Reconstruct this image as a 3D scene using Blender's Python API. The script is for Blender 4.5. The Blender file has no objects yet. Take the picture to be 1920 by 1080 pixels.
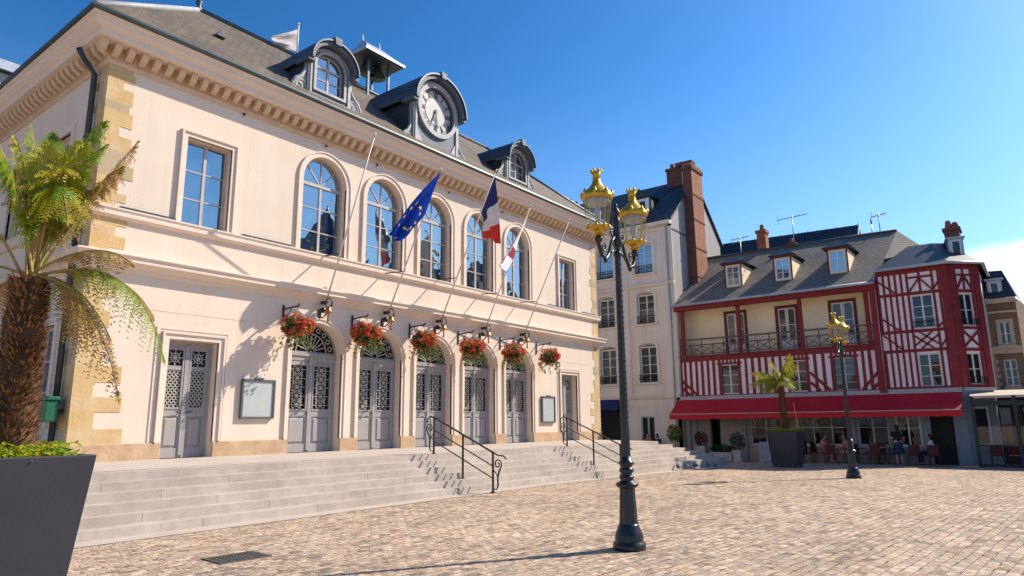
import bpy, bmesh, math, random
from math import sin, cos, pi, radians, sqrt, atan2
from mathutils import Vector, Matrix, geometry
random.seed(11)
S = bpy.context.scene
COL = S.collection

# ------------------------------------------------------------------ camera
CAM_H, YAW, PITCH, ROLL = 1.65, radians(37.6), radians(11.25), radians(-0.55)
cd = bpy.data.cameras.new('camera'); cam = bpy.data.objects.new('camera', cd); COL.objects.link(cam)
cd.sensor_width = 36; cd.lens = 24.0; cd.clip_start = 0.1; cd.clip_end = 3000
_f = Vector((cos(PITCH)*cos(YAW), cos(PITCH)*sin(YAW), sin(PITCH)))
_r0 = Vector((sin(YAW), -cos(YAW), 0)); _u0 = _r0.cross(_f)
_r = cos(ROLL)*_r0 + sin(ROLL)*_u0; _u = -sin(ROLL)*_r0 + cos(ROLL)*_u0
cam.matrix_world = Matrix(((_r.x, _u.x, -_f.x, 0), (_r.y, _u.y, -_f.y, 0), (_r.z, _u.z, -_f.z, CAM_H), (0, 0, 0, 1)))
S.camera = cam

# ------------------------------------------------------------------ light
SUN_EL, SUN_AZ = radians(39.0), radians(-30.5)
sdir = Vector((cos(SUN_EL)*cos(SUN_AZ), cos(SUN_EL)*sin(SUN_AZ), sin(SUN_EL)))
sl = bpy.data.lights.new('sun', 'SUN'); sl.energy = 3.7; sl.angle = radians(0.5); sl.color = (1.0, 0.905, 0.765)
so = bpy.data.objects.new('sun', sl); COL.objects.link(so); so.rotation_euler = sdir.to_track_quat('Z', 'Y').to_euler()
S.view_settings.view_transform = 'Standard'; S.view_settings.look = 'None'
S.view_settings.exposure = 0.82; S.view_settings.gamma = 1.0; S.view_settings.use_curve_mapping = False

W = bpy.data.worlds.new('World'); S.world = W; W.use_nodes = True
wn, wl = W.node_tree.nodes, W.node_tree.links; wn.clear()
def N(t, **k):
    n = wn.new(t)
    for a, b in k.items(): setattr(n, a, b)
    return n
sky = N('ShaderNodeTexSky', sky_type='NISHITA', sun_disc=False, sun_elevation=SUN_EL, sun_rotation=radians(90)-SUN_AZ,
        altitude=20, air_density=1.0, dust_density=.55, ozone_density=1.7)
hsv = N('ShaderNodeHueSaturation'); hsv.inputs['Saturation'].default_value = 1.30; hsv.inputs['Hue'].default_value = 0.492
wl.new(sky.outputs[0], hsv.inputs['Color'])
def vs(a, k):
    n = N('ShaderNodeVectorMath', operation='SCALE'); n.inputs['Scale'].default_value = k; wl.new(a, n.inputs[0]); return n.outputs[0]
gm = N('ShaderNodeGamma'); gm.inputs[1].default_value = 1.42; wl.new(vs(hsv.outputs[0], .13), gm.inputs[0])
skyc = vs(gm.outputs[0], 9.2)
tc = N('ShaderNodeTexCoord'); sep = N('ShaderNodeSeparateXYZ'); wl.new(tc.outputs['Generated'], sep.inputs[0])
def wm(op, a, b=None, clamp=False):
    n = N('ShaderNodeMath', operation=op, use_clamp=clamp)
    for i, v in enumerate((a, b)):
        if v is None: continue
        if isinstance(v, (int, float)): n.inputs[i].default_value = v
        else: wl.new(v, n.inputs[i])
    return n.outputs[0]
# a low white cloud bank: by true direction (azimuth, elevation) in the sky
az = wm('ARCTAN2', sep.outputs[1], sep.outputs[0]); el = wm('ARCSINE', sep.outputs[2])
wnz = N('ShaderNodeTexNoise'); wnz.inputs['Scale'].default_value = 7; wnz.inputs['Detail'].default_value = 6
wl.new(tc.outputs['Generated'], wnz.inputs['Vector'])
nz = wm('SUBTRACT', wnz.outputs[0], 0.5)
top = wm('ADD', wm('MULTIPLY', nz, 0.10), radians(12.0))
m1 = wm('MULTIPLY', wm('SUBTRACT', top, el), 45, True)
azl = wm('MULTIPLY', wm('SUBTRACT', radians(7.5), wm('ADD', az, wm('MULTIPLY', nz, 0.1))), 22, True)
azr = wm('MULTIPLY', wm('SUBTRACT', az, radians(-34)), 8, True)
cl = wm('MULTIPLY', wm('MULTIPLY', m1, azl), azr)
cl = wm('MULTIPLY', cl, wm('ADD', 0.86, wm('MULTIPLY', nz, 0.5)), True)
hz = wm('SUBTRACT', 1.0, wm('DIVIDE', el, 0.50), True)        # pale air towards the horizon
hmx = N('ShaderNodeMixRGB'); hmx.inputs[2].default_value = (2.45, 3.25, 4.75, 1)
wl.new(wm('MULTIPLY', wm('POWER', hz, 1.5), .8), hmx.inputs[0]); wl.new(skyc, hmx.inputs[1]); skyc = hmx.outputs[0]
mix = N('ShaderNodeMixRGB'); mix.inputs[2].default_value = (7.2, 7.3, 7.5, 1)
wl.new(cl, mix.inputs[0]); wl.new(skyc, mix.inputs[1])
bg = N('ShaderNodeBackground'); bg.inputs['Strength'].default_value = 0.108
wo = N('ShaderNodeOutputWorld'); wl.new(mix.outputs[0], bg.inputs[0]); wl.new(bg.outputs[0], wo.inputs[0])

# ------------------------------------------------------------------ materials
MATS = {}
def nt(name):
    m = bpy.data.materials.new(name); m.use_nodes = True
    t = m.node_tree; b = t.nodes['Principled BSDF']
    return m, t, b
def hx(c):
    return tuple(c) + ((1,) if len(c) == 3 else ())
def mat(name, col, rough=.8, metal=0, col2=None, var=.12, scale=2.0, detail=6, bump=0, bscale=30, spec=.4, stretch=(1, 1, 1), col3=None, fine=0):
    """plain material with noise-driven colour and relief, in the object's own coordinates"""
    m, t, b = nt(name); n, l = t.nodes, t.links
    c = n.new('ShaderNodeTexCoord'); mp = n.new('ShaderNodeMapping'); mp.inputs['Scale'].default_value = stretch
    l.new(c.outputs['Object'], mp.inputs[0])
    nz = n.new('ShaderNodeTexNoise'); nz.inputs['Scale'].default_value = scale; nz.inputs['Detail'].default_value = detail
    nz.inputs['Roughness'].default_value = .62
    l.new(mp.outputs[0], nz.inputs['Vector'])
    r = n.new('ShaderNodeValToRGB'); r.color_ramp.elements[0].position = .32; r.color_ramp.elements[1].position = .68
    c2 = col2 if col2 else tuple(min(1, x*(1+var)) for x in col)
    c1 = col if col2 else tuple(x*(1-var) for x in col)
    r.color_ramp.elements[0].color = hx(c1); r.color_ramp.elements[1].color = hx(c2)
    if col3:
        e = r.color_ramp.elements.new(.86); e.color = hx(col3)
    l.new(nz.outputs[0], r.inputs[0]); out = r.outputs[0]
    if fine:
        nf = n.new('ShaderNodeTexNoise'); nf.inputs['Scale'].default_value = 60; nf.inputs['Detail'].default_value = 3
        l.new(c.outputs['Object'], nf.inputs['Vector'])
        mr = n.new('ShaderNodeMapRange'); mr.inputs[1].default_value = .3; mr.inputs[2].default_value = .7
        mr.inputs[3].default_value = 1-fine; mr.inputs[4].default_value = 1+fine; l.new(nf.outputs[0], mr.inputs[0])
        mu = n.new('ShaderNodeMixRGB'); mu.blend_type = 'MULTIPLY'; mu.inputs[0].default_value = 1
        l.new(out, mu.inputs[1]); l.new(mr.outputs[0], mu.inputs[2]); out = mu.outputs[0]
    l.new(out, b.inputs['Base Color'])
    b.inputs['Roughness'].default_value = rough; b.inputs['Metallic'].default_value = metal
    b.inputs['Specular IOR Level'].default_value = spec
    if bump:
        nb = n.new('ShaderNodeTexNoise'); nb.inputs['Scale'].default_value = bscale; nb.inputs['Detail'].default_value = 5
        l.new(mp.outputs[0], nb.inputs['Vector'])
        bp = n.new('ShaderNodeBump'); bp.inputs['Strength'].default_value = bump; bp.inputs['Distance'].default_value = .02
        l.new(nb.outputs[0], bp.inputs['Height']); l.new(bp.outputs[0], b.inputs['Normal'])
    MATS[name] = m
    return m
def brick(name, c1, c2, mortar, bw, bh, axes, rough=.85, ms=.02, bump=.5, rot=0, warp=.0, big=None, offset=.5, tint=None, squash=1.0):
    """coursed material; axes = which object axes run along (u) and across (v) the courses"""
    m, t, b = nt(name); n, l = t.nodes, t.links
    c = n.new('ShaderNodeTexCoord'); s = n.new('ShaderNodeSeparateXYZ'); l.new(c.outputs['Object'], s.inputs[0])
    cb = n.new('ShaderNodeCombineXYZ'); l.new(s.outputs[axes[0]], cb.inputs[0]); l.new(s.outputs[axes[1]], cb.inputs[1])
    mp = n.new('ShaderNodeMapping'); mp.inputs['Rotation'].default_value = (0, 0, rot); l.new(cb.outputs[0], mp.inputs[0]); v = mp.outputs[0]
    if warp:
        wz = n.new('ShaderNodeTexNoise'); wz.inputs['Scale'].default_value = 1.3/bw*.25; wz.inputs['Detail'].default_value = 3
        l.new(v, wz.inputs['Vector'])
        sb = n.new('ShaderNodeVectorMath'); sb.operation = 'SUBTRACT'; sb.inputs[1].default_value = (.5, .5, .5); l.new(wz.outputs['Color'], sb.inputs[0])
        sc = n.new('ShaderNodeVectorMath'); sc.operation = 'SCALE'; sc.inputs['Scale'].default_value = warp; l.new(sb.outputs[0], sc.inputs[0])
        ad = n.new('ShaderNodeVectorMath'); l.new(v, ad.inputs[0]); l.new(sc.outputs[0], ad.inputs[1]); v = ad.outputs[0]
    br = n.new('ShaderNodeTexBrick'); br.offset = offset; br.squash = squash
    br.inputs['Color1'].default_value = hx(c1); br.inputs['Color2'].default_value = hx(c2); br.inputs['Mortar'].default_value = hx(mortar)
    br.inputs['Scale'].default_value = 1; br.inputs['Mortar Size'].default_value = ms; br.inputs['Mortar Smooth'].default_value = .3
    br.inputs['Brick Width'].default_value = bw; br.inputs['Row Height'].default_value = bh; br.inputs['Bias'].default_value = 0
    l.new(v, br.inputs['Vector']); out = br.outputs['Color']
    def mul(out, scale, lo, hi, lo2=None):
        z = n.new('ShaderNodeTexNoise'); z.inputs['Scale'].default_value = scale; z.inputs['Detail'].default_value = 5
        l.new(c.outputs['Object'], z.inputs['Vector'])
        r = n.new('ShaderNodeValToRGB'); r.color_ramp.elements[0].position = .3; r.color_ramp.elements[1].position = .7
        r.color_ramp.elements[0].color = hx(lo); r.color_ramp.elements[1].color = hx(hi); l.new(z.outputs[0], r.inputs[0])
        mu = n.new('ShaderNodeMixRGB'); mu.blend_type = 'MULTIPLY'; mu.inputs[0].default_value = 1
        l.new(out, mu.inputs[1]); l.new(r.outputs[0], mu.inputs[2]); return mu.outputs[0]
    out = mul(out, 14, (.8, .8, .8), (1.15, 1.15, 1.15))
    if big: out = mul(out, big[0], big[1], big[2])
    if tint: out = mul(out, tint[0], tint[1], tint[2])
    l.new(out, b.inputs['Base Color']); b.inputs['Roughness'].default_value = rough
    if bump:
        nb = n.new('ShaderNodeTexNoise'); nb.inputs['Scale'].default_value = 25; nb.inputs['Detail'].default_value = 5; l.new(c.outputs['Object'], nb.inputs['Vector'])
        iv = n.new('ShaderNodeMath'); iv.operation = 'SUBTRACT'; l.new(nb.outputs[0], iv.inputs[0]); l.new(br.outputs['Fac'], iv.inputs[1])
        bp = n.new('ShaderNodeBump'); bp.inputs['Strength'].default_value = bump; bp.inputs['Distance'].default_value = .02
        l.new(iv.outputs[0], bp.inputs['Height']); l.new(bp.outputs[0], b.inputs['Normal'])
    MATS[name] = m
    return m
def glass(name, base, mixf, tint=(.85, .92, 1), wav=.02):
    """window pane: dark room behind, sky mirrored in old slightly wavy glass"""
    m, t, b = nt(name); n, l = t.nodes, t.links
    b.inputs['Base Color'].default_value = hx(base); b.inputs['Roughness'].default_value = .4; b.inputs['Specular IOR Level'].default_value = .05
    g = n.new('ShaderNodeBsdfGlossy'); g.inputs['Color'].default_value = hx(tint); g.inputs['Roughness'].default_value = .02
    c = n.new('ShaderNodeTexCoord'); z = n.new('ShaderNodeTexNoise'); z.inputs['Scale'].default_value = 1.6; z.inputs['Detail'].default_value = 1
    l.new(c.outputs['Object'], z.inputs['Vector'])
    bp = n.new('ShaderNodeBump'); bp.inputs['Strength'].default_value = wav; bp.inputs['Distance'].default_value = .3
    l.new(z.outputs[0], bp.inputs['Height']); l.new(bp.outputs[0], g.inputs['Normal'])
    mx = n.new('ShaderNodeMixShader'); mx.inputs[0].default_value = mixf
    l.new(b.outputs[0], mx.inputs[1]); l.new(g.outputs[0], mx.inputs[2]); l.new(mx.outputs[0], n['Material Output'].inputs['Surface'])
    MATS[name] = m
    return m
def clear_glass(name, f=.16):
    m, t, b = nt(name); n, l = t.nodes, t.links
    tr = n.new('ShaderNodeBsdfTransparent'); tr.inputs[0].default_value = (.93, .95, .96, 1)
    g = n.new('ShaderNodeBsdfGlossy'); g.inputs['Roughness'].default_value = .03
    mx = n.new('ShaderNodeMixShader'); mx.inputs[0].default_value = f
    l.new(tr.outputs[0], mx.inputs[1]); l.new(g.outputs[0], mx.inputs[2]); l.new(mx.outputs[0], n['Material Output'].inputs['Surface'])
    MATS[name] = m
    return m
def leaf(name, col, col2, scale=3, trans=.35, rough=.5):
    m, t, b = nt(name); n, l = t.nodes, t.links
    c = n.new('ShaderNodeTexCoord'); z = n.new('ShaderNodeTexNoise'); z.inputs['Scale'].default_value = scale; z.inputs['Detail'].default_value = 4
    l.new(c.outputs['Object'], z.inputs['Vector'])
    r = n.new('ShaderNodeValToRGB'); r.color_ramp.elements[0].position = .35; r.color_ramp.elements[1].position = .65
    r.color_ramp.elements[0].color = hx(col); r.color_ramp.elements[1].color = hx(col2); l.new(z.outputs[0], r.inputs[0])
    l.new(r.outputs[0], b.inputs['Base Color']); b.inputs['Roughness'].default_value = rough
    tr = n.new('ShaderNodeBsdfTranslucent'); l.new(r.outputs[0], tr.inputs[0])
    mx = n.new('ShaderNodeMixShader'); mx.inputs[0].default_value = trans
    l.new(b.outputs[0], mx.inputs[1]); l.new(tr.outputs[0], mx.inputs[2]); l.new(mx.outputs[0], n['Material Output'].inputs['Surface'])
    MATS[name] = m
    return m

stucco = mat('cream render', (.745, .605, .48), .9, col2=(.79, .655, .53), scale=.7, bump=.18, bscale=22, fine=.03)
def streak(m, amt=.10):
    t = m.node_tree; n, l = t.nodes, t.links; b = n['Principled BSDF']; src = b.inputs['Base Color'].links[0].from_socket
    c = n.new('ShaderNodeTexCoord'); mp = n.new('ShaderNodeMapping'); mp.inputs['Scale'].default_value = (2.6, 2.6, .16); l.new(c.outputs['Object'], mp.inputs[0])
    z = n.new('ShaderNodeTexNoise'); z.inputs['Scale'].default_value = 1.0; z.inputs['Detail'].default_value = 7; z.inputs['Roughness'].default_value = .7; l.new(mp.outputs[0], z.inputs['Vector'])
    q = n.new('ShaderNodeValToRGB'); q.color_ramp.elements[0].position = .30; q.color_ramp.elements[1].position = .56
    q.color_ramp.elements[0].color = (1-amt*1.2, 1-amt*1.5, 1-amt*1.9, 1); q.color_ramp.elements[1].color = (1, 1, 1, 1); l.new(z.outputs[0], q.inputs[0])
    mu = n.new('ShaderNodeMixRGB'); mu.blend_type = 'MULTIPLY'; mu.inputs[0].default_value = 1; l.new(src, mu.inputs[1]); l.new(q.outputs[0], mu.inputs[2]); l.new(mu.outputs[0], b.inputs['Base Color'])
streak(stucco, .04)
trim = mat('cream moulding', (.74, .60, .49), .85, col2=(.79, .655, .54), scale=1.2, bump=.12, bscale=18)
dentil_m = mat('ochre moulding', (.60, .42, .27), .9, col2=(.70, .54, .39), scale=2.5, bump=.15)  # deeper ochre than the plain cream trim
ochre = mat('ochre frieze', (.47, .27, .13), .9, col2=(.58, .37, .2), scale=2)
quoin_b = mat('grey ochre quoin stone', (.42, .31, .18), .9, col2=(.54, .42, .27), scale=1.6, bump=.35, bscale=14, fine=.06)
quoin_c = mat('deep yellow quoin stone', (.56, .37, .15), .9, col2=(.65, .46, .23), scale=1.6, bump=.35, bscale=14, fine=.06)
quoin_m = mat('ochre quoin stone', (.55, .36, .16), .9, col2=(.68, .50, .29), scale=1.6, bump=.35, bscale=14, col3=(.50, .40, .30), fine=.06)
plinth_m = mat('worn plinth stone', (.45, .29, .17), .92, col2=(.60, .42, .26), scale=2.2, bump=.5, bscale=9, col3=(.33, .24, .17), fine=.08)
slate = brick('brown slate', (.175, .13, .09), (.115, .09, .068), (.05, .045, .042), .26, .17, (0, 2), .75, .012, .35, big=(.35, (.8, .8, .82), (1.25, 1.2, 1.1)), tint=(1.7, (.85, .85, .85), (1.1, 1.1, 1.1)))
slate_y = brick('grey brown slate', (.25, .215, .17), (.18, .158, .13), (.06, .054, .05), .26, .15, (1, 2), .75, .012, .35, big=(.4, (.8, .8, .82), (1.25, 1.2, 1.1)))
slate_dark = brick('blue slate', (.022, .035, .052), (.034, .047, .066), (.012, .016, .022), .26, .17, (1, 2), .55, .012, .3, big=(.5, (.8, .85, .9), (1.2, 1.15, 1.1)))
slate_dx = brick('dark dormer slate', (.028, .038, .05), (.04, .05, .062), (.014, .018, .022), .26, .17, (1, 2), .5, .012, .3, big=(.5, (.8, .85, .9), (1.2, 1.15, 1.1)))
zinc = mat('weathered zinc', (.36, .40, .45), .5, .35, col2=(.48, .51, .55), scale=3, bump=.05)
zinc_pale = mat('pale painted zinc', (.29, .295, .30), .6, .1, col2=(.40, .395, .385), scale=5, bump=.1)
zinc_grey = mat('blue grey painted zinc', (.085, .105, .135), .6, .1, col2=(.14, .16, .19), scale=4, bump=.1)
lead = mat('dark lead', (.06, .075, .09), .45, .4, col2=(.10, .12, .14), scale=3)
gutter_m = mat('dark gutter', (.035, .05, .05), .45, .3, col2=(.06, .08, .085), scale=3)
lilac = mat('lilac grey door paint', (.315, .29, .285), .55, col2=(.385, .355, .345), scale=3, bump=.08, stretch=(6, 6, .6))
winwood = mat('painted window wood', (.42, .36, .35), .55, col2=(.52, .46, .44), scale=4)
whitewood = mat('white window wood', (.66, .64, .60), .5, col2=(.74, .72, .68), scale=4)
grille_m = mat('cast iron grille', (.50, .47, .40), .5, .2, col2=(.60, .56, .47), scale=6)
iron = mat('black painted iron', (.012, .014, .016), .32, .2, col2=(.022, .024, .026), scale=5, bump=.08, bscale=60, spec=.6)
rail_m = mat('dark wrought iron', (.03, .025, .022), .5, .3, col2=(.05, .04, .034), scale=8)
gold = mat('gilded metal', (.48, .28, .025), .42, .65, col2=(.66, .43, .06), scale=14, bump=.25, bscale=40)
copper = mat('copper', (.42, .16, .06), .4, .6, col2=(.5, .22, .1), scale=8)
bronze = mat('green bronze', (.03, .06, .045), .5, .5, col2=(.05, .09, .065), scale=6)
g_sky = glass('sky reflecting glass', (.02, .04, .048), .43, (.72, .84, .88), .05)
g_dark = glass('dark window glass', (.010, .010, .009), .05)
g_shop = glass('shop window glass', (.012, .011, .010), .03)
g_mid = glass('grey window glass', (.06, .057, .05), .05)
g_side = glass('shaded side glass', (.03, .055, .07), .32)
clear = clear_glass('clear lantern glass', .09)
screen_g = clear_glass('terrace screen glass', .05)
board_m = mat('notice board face', (.45, .48, .46), .25, col2=(.52, .54, .52), scale=2)
boardframe = mat('notice board frame', (.12, .13, .13), .45, .3, scale=6)
pole_m = mat('white flagpole', (.62, .57, .52), .4, col2=(.70, .65, .60), scale=4)
granite = mat('grey pink granite', (.44, .385, .335), .85, col2=(.51, .45, .405), scale=1.3, bump=.2, bscale=50, fine=.10)
strip_m = mat('granite paving', (.46, .385, .32), .85, col2=(.53, .45, .38), scale=1.5, bump=.2, bscale=40, fine=.1)
planter_m = mat('anthracite planter', (.030, .031, .040), .55, col2=(.042, .043, .053), scale=1.1, bump=.05, bscale=80)
fern_g = leaf('fern green', (.17, .31, .015), (.34, .48, .025), 4, .55)
fern_y = leaf('fern yellow green', (.42, .43, .025), (.60, .50, .045), 4, .5)
fern_b = leaf('fern withered brown', (.26, .13, .04), (.44, .25, .09), 5, .3, .8)
rachis_m = mat('fern stalk', (.34, .24, .06), .6, col2=(.40, .28, .10), scale=6)
trunk_m = mat('fern trunk fibre', (.04, .022, .012), .95, col2=(.16, .08, .035), scale=9, bump=1, bscale=28, stretch=(1, 1, .35))
bed_g = leaf('bedding plant green', (.24, .40, .015), (.42, .52, .03), 7, .45)
petal_o = leaf('orange petals', (.62, .14, .02), (.70, .24, .04), 6)
petal_r = leaf('red petals', (.55, .03, .015), (.68, .10, .03), 6)
petal_p = leaf('pink petals', (.58, .10, .08), (.70, .22, .14), 6)
leaf_d = leaf('dark leaf', (.018, .045, .012), (.045, .09, .02), 6)
leaf_m = leaf('mid leaf', (.06, .13, .02), (.13, .20, .03), 6)
leaf_y = leaf('yellow leaf', (.26, .22, .03), (.38, .30, .05), 6)
fibre_m = mat('reddish fibre', (.24, .09, .032), .9, col2=(.42, .19, .07), scale=30)
soil = mat('soil', (.05, .035, .025), .95, scale=8)
red = mat('oxblood timber paint', (.19, .011, .016), .65, col2=(.27, .022, .026), scale=2.2, bump=.4, bscale=25, col3=(.33, .045, .04), fine=.12)
red_d = mat('dark red timber paint', (.10, .012, .014), .6, col2=(.14, .018, .02), scale=3)
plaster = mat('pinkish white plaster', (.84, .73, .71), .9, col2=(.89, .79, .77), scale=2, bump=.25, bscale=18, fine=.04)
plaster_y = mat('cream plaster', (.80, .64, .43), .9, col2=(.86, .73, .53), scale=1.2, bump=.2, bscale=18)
awning_m = mat('red canvas', (.54, .009, .022), .75, col2=(.63, .017, .032), scale=.9, bump=.06, bscale=120)
canvas = mat('cream canvas', (.52, .43, .33), .8, col2=(.60, .50, .40), scale=2)
band_m = mat('grey painted fascia', (.36, .34, .34), .7, col2=(.44, .42, .42), scale=3)
shop_w = mat('shopfront paint', (.42, .41, .40), .6, col2=(.5, .49, .47), scale=4)
shop_b = mat('blue grey shopfront paint', (.20, .23, .28), .55, col2=(.26, .29, .34), scale=4)
rail_b = mat('weathered balcony rail', (.10, .075, .06), .7, col2=(.16, .12, .10), scale=5)
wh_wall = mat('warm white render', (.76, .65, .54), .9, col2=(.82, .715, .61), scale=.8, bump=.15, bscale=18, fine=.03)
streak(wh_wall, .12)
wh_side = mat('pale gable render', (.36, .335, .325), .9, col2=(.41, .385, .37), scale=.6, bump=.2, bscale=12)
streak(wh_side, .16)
brick_m = brick('red brick', (.44, .15, .06), (.34, .10, .045), (.22, .16, .12), .22, .075, (0, 2), .9, .012, .5, big=(.8, (.75, .75, .75), (1.2, 1.15, 1.1)))
brick_b = brick('brown brick', (.24, .13, .075), (.16, .09, .055), (.22, .17, .13), .22, .075, (1, 2), .9, .012, .5, big=(.8, (.75, .75, .75), (1.2, 1.15, 1.1)))
brick_k = mat('dark brick', (.10, .05, .04), .95, col2=(.19, .085, .06), scale=5, bump=.4)
dressing = mat('cream stone dressing', (.42, .32, .21), .9, col2=(.54, .43, .30), scale=3)
terracotta = mat('terracotta pot', (.36, .12, .07), .9, col2=(.25, .1, .07), scale=5)
alu = mat('aerial aluminium', (.30, .32, .35), .4, .6, scale=5)
navy = mat('navy canvas', (.012, .022, .10), .75, scale=3)
black = mat('dark opening', (.012, .011, .010), .7, scale=4)
wicker = mat('dark red wicker', (.09, .022, .020), .8, col2=(.14, .035, .03), scale=30, bump=.6, bscale=90)
tabletop_m = mat('pale table top', (.45, .33, .26), .5, scale=4)
dkgreen = mat('dark green paint', (.012, .022, .018), .45, .1, col2=(.02, .032, .026), scale=4)
boxgreen = mat('green plastic', (.01, .10, .05), .4, col2=(.015, .13, .065), scale=4)
stonepot = mat('pale stone pot', (.40, .37, .33), .85, col2=(.48, .45, .40), scale=4, bump=.3)
pigeon_m = mat('pigeon grey', (.16, .18, .24), .7, col2=(.08, .09, .13), scale=9)
skin_m = mat('skin', (.55, .27, .18), .6, col2=(.60, .32, .22), scale=6)
hair_m = mat('dark hair', (.03, .018, .012), .7, scale=20)
cl_black = mat('black cloth', (.012, .012, .014), .9, scale=10)
cl_pink = mat('pink cloth', (.55, .17, .16), .9, col2=(.62, .24, .21), scale=6)
cl_salmon = mat('salmon cloth', (.58, .22, .16), .9, scale=6)
cl_white = mat('white cloth', (.62, .62, .66), .9, scale=6)
cl_orange = mat('orange cloth', (.62, .11, .04), .9, scale=6)
cl_blue = mat('navy cloth', (.02, .035, .09), .9, scale=6)
cl_red = mat('dark red cloth', (.25, .02, .03), .9, scale=6)
flag_blue = mat('flag blue', (.0, .026, .25), .9, spec=.08, scale=4)
flag_navy = mat('flag navy', (.02, .025, .11), .75, scale=4)
flag_white = mat('flag white', (.66, .62, .62), .75, scale=4)
flag_red = mat('flag red', (.62, .03, .015), .75, scale=4)
flag_pale = mat('faded flag cloth', (.42, .38, .40), .8, col2=(.5, .46, .46), scale=3)
star_m = mat('star yellow', (.75, .55, .06), .6, scale=4)
dial_m = mat('clock dial', (.40, .385, .375), .5, col2=(.47, .455, .44), scale=4)
manhole_m = mat('cast iron cover', (.07, .066, .06), .6, .3, col2=(.12, .11, .10), scale=14, bump=.6, bscale=60)

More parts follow.
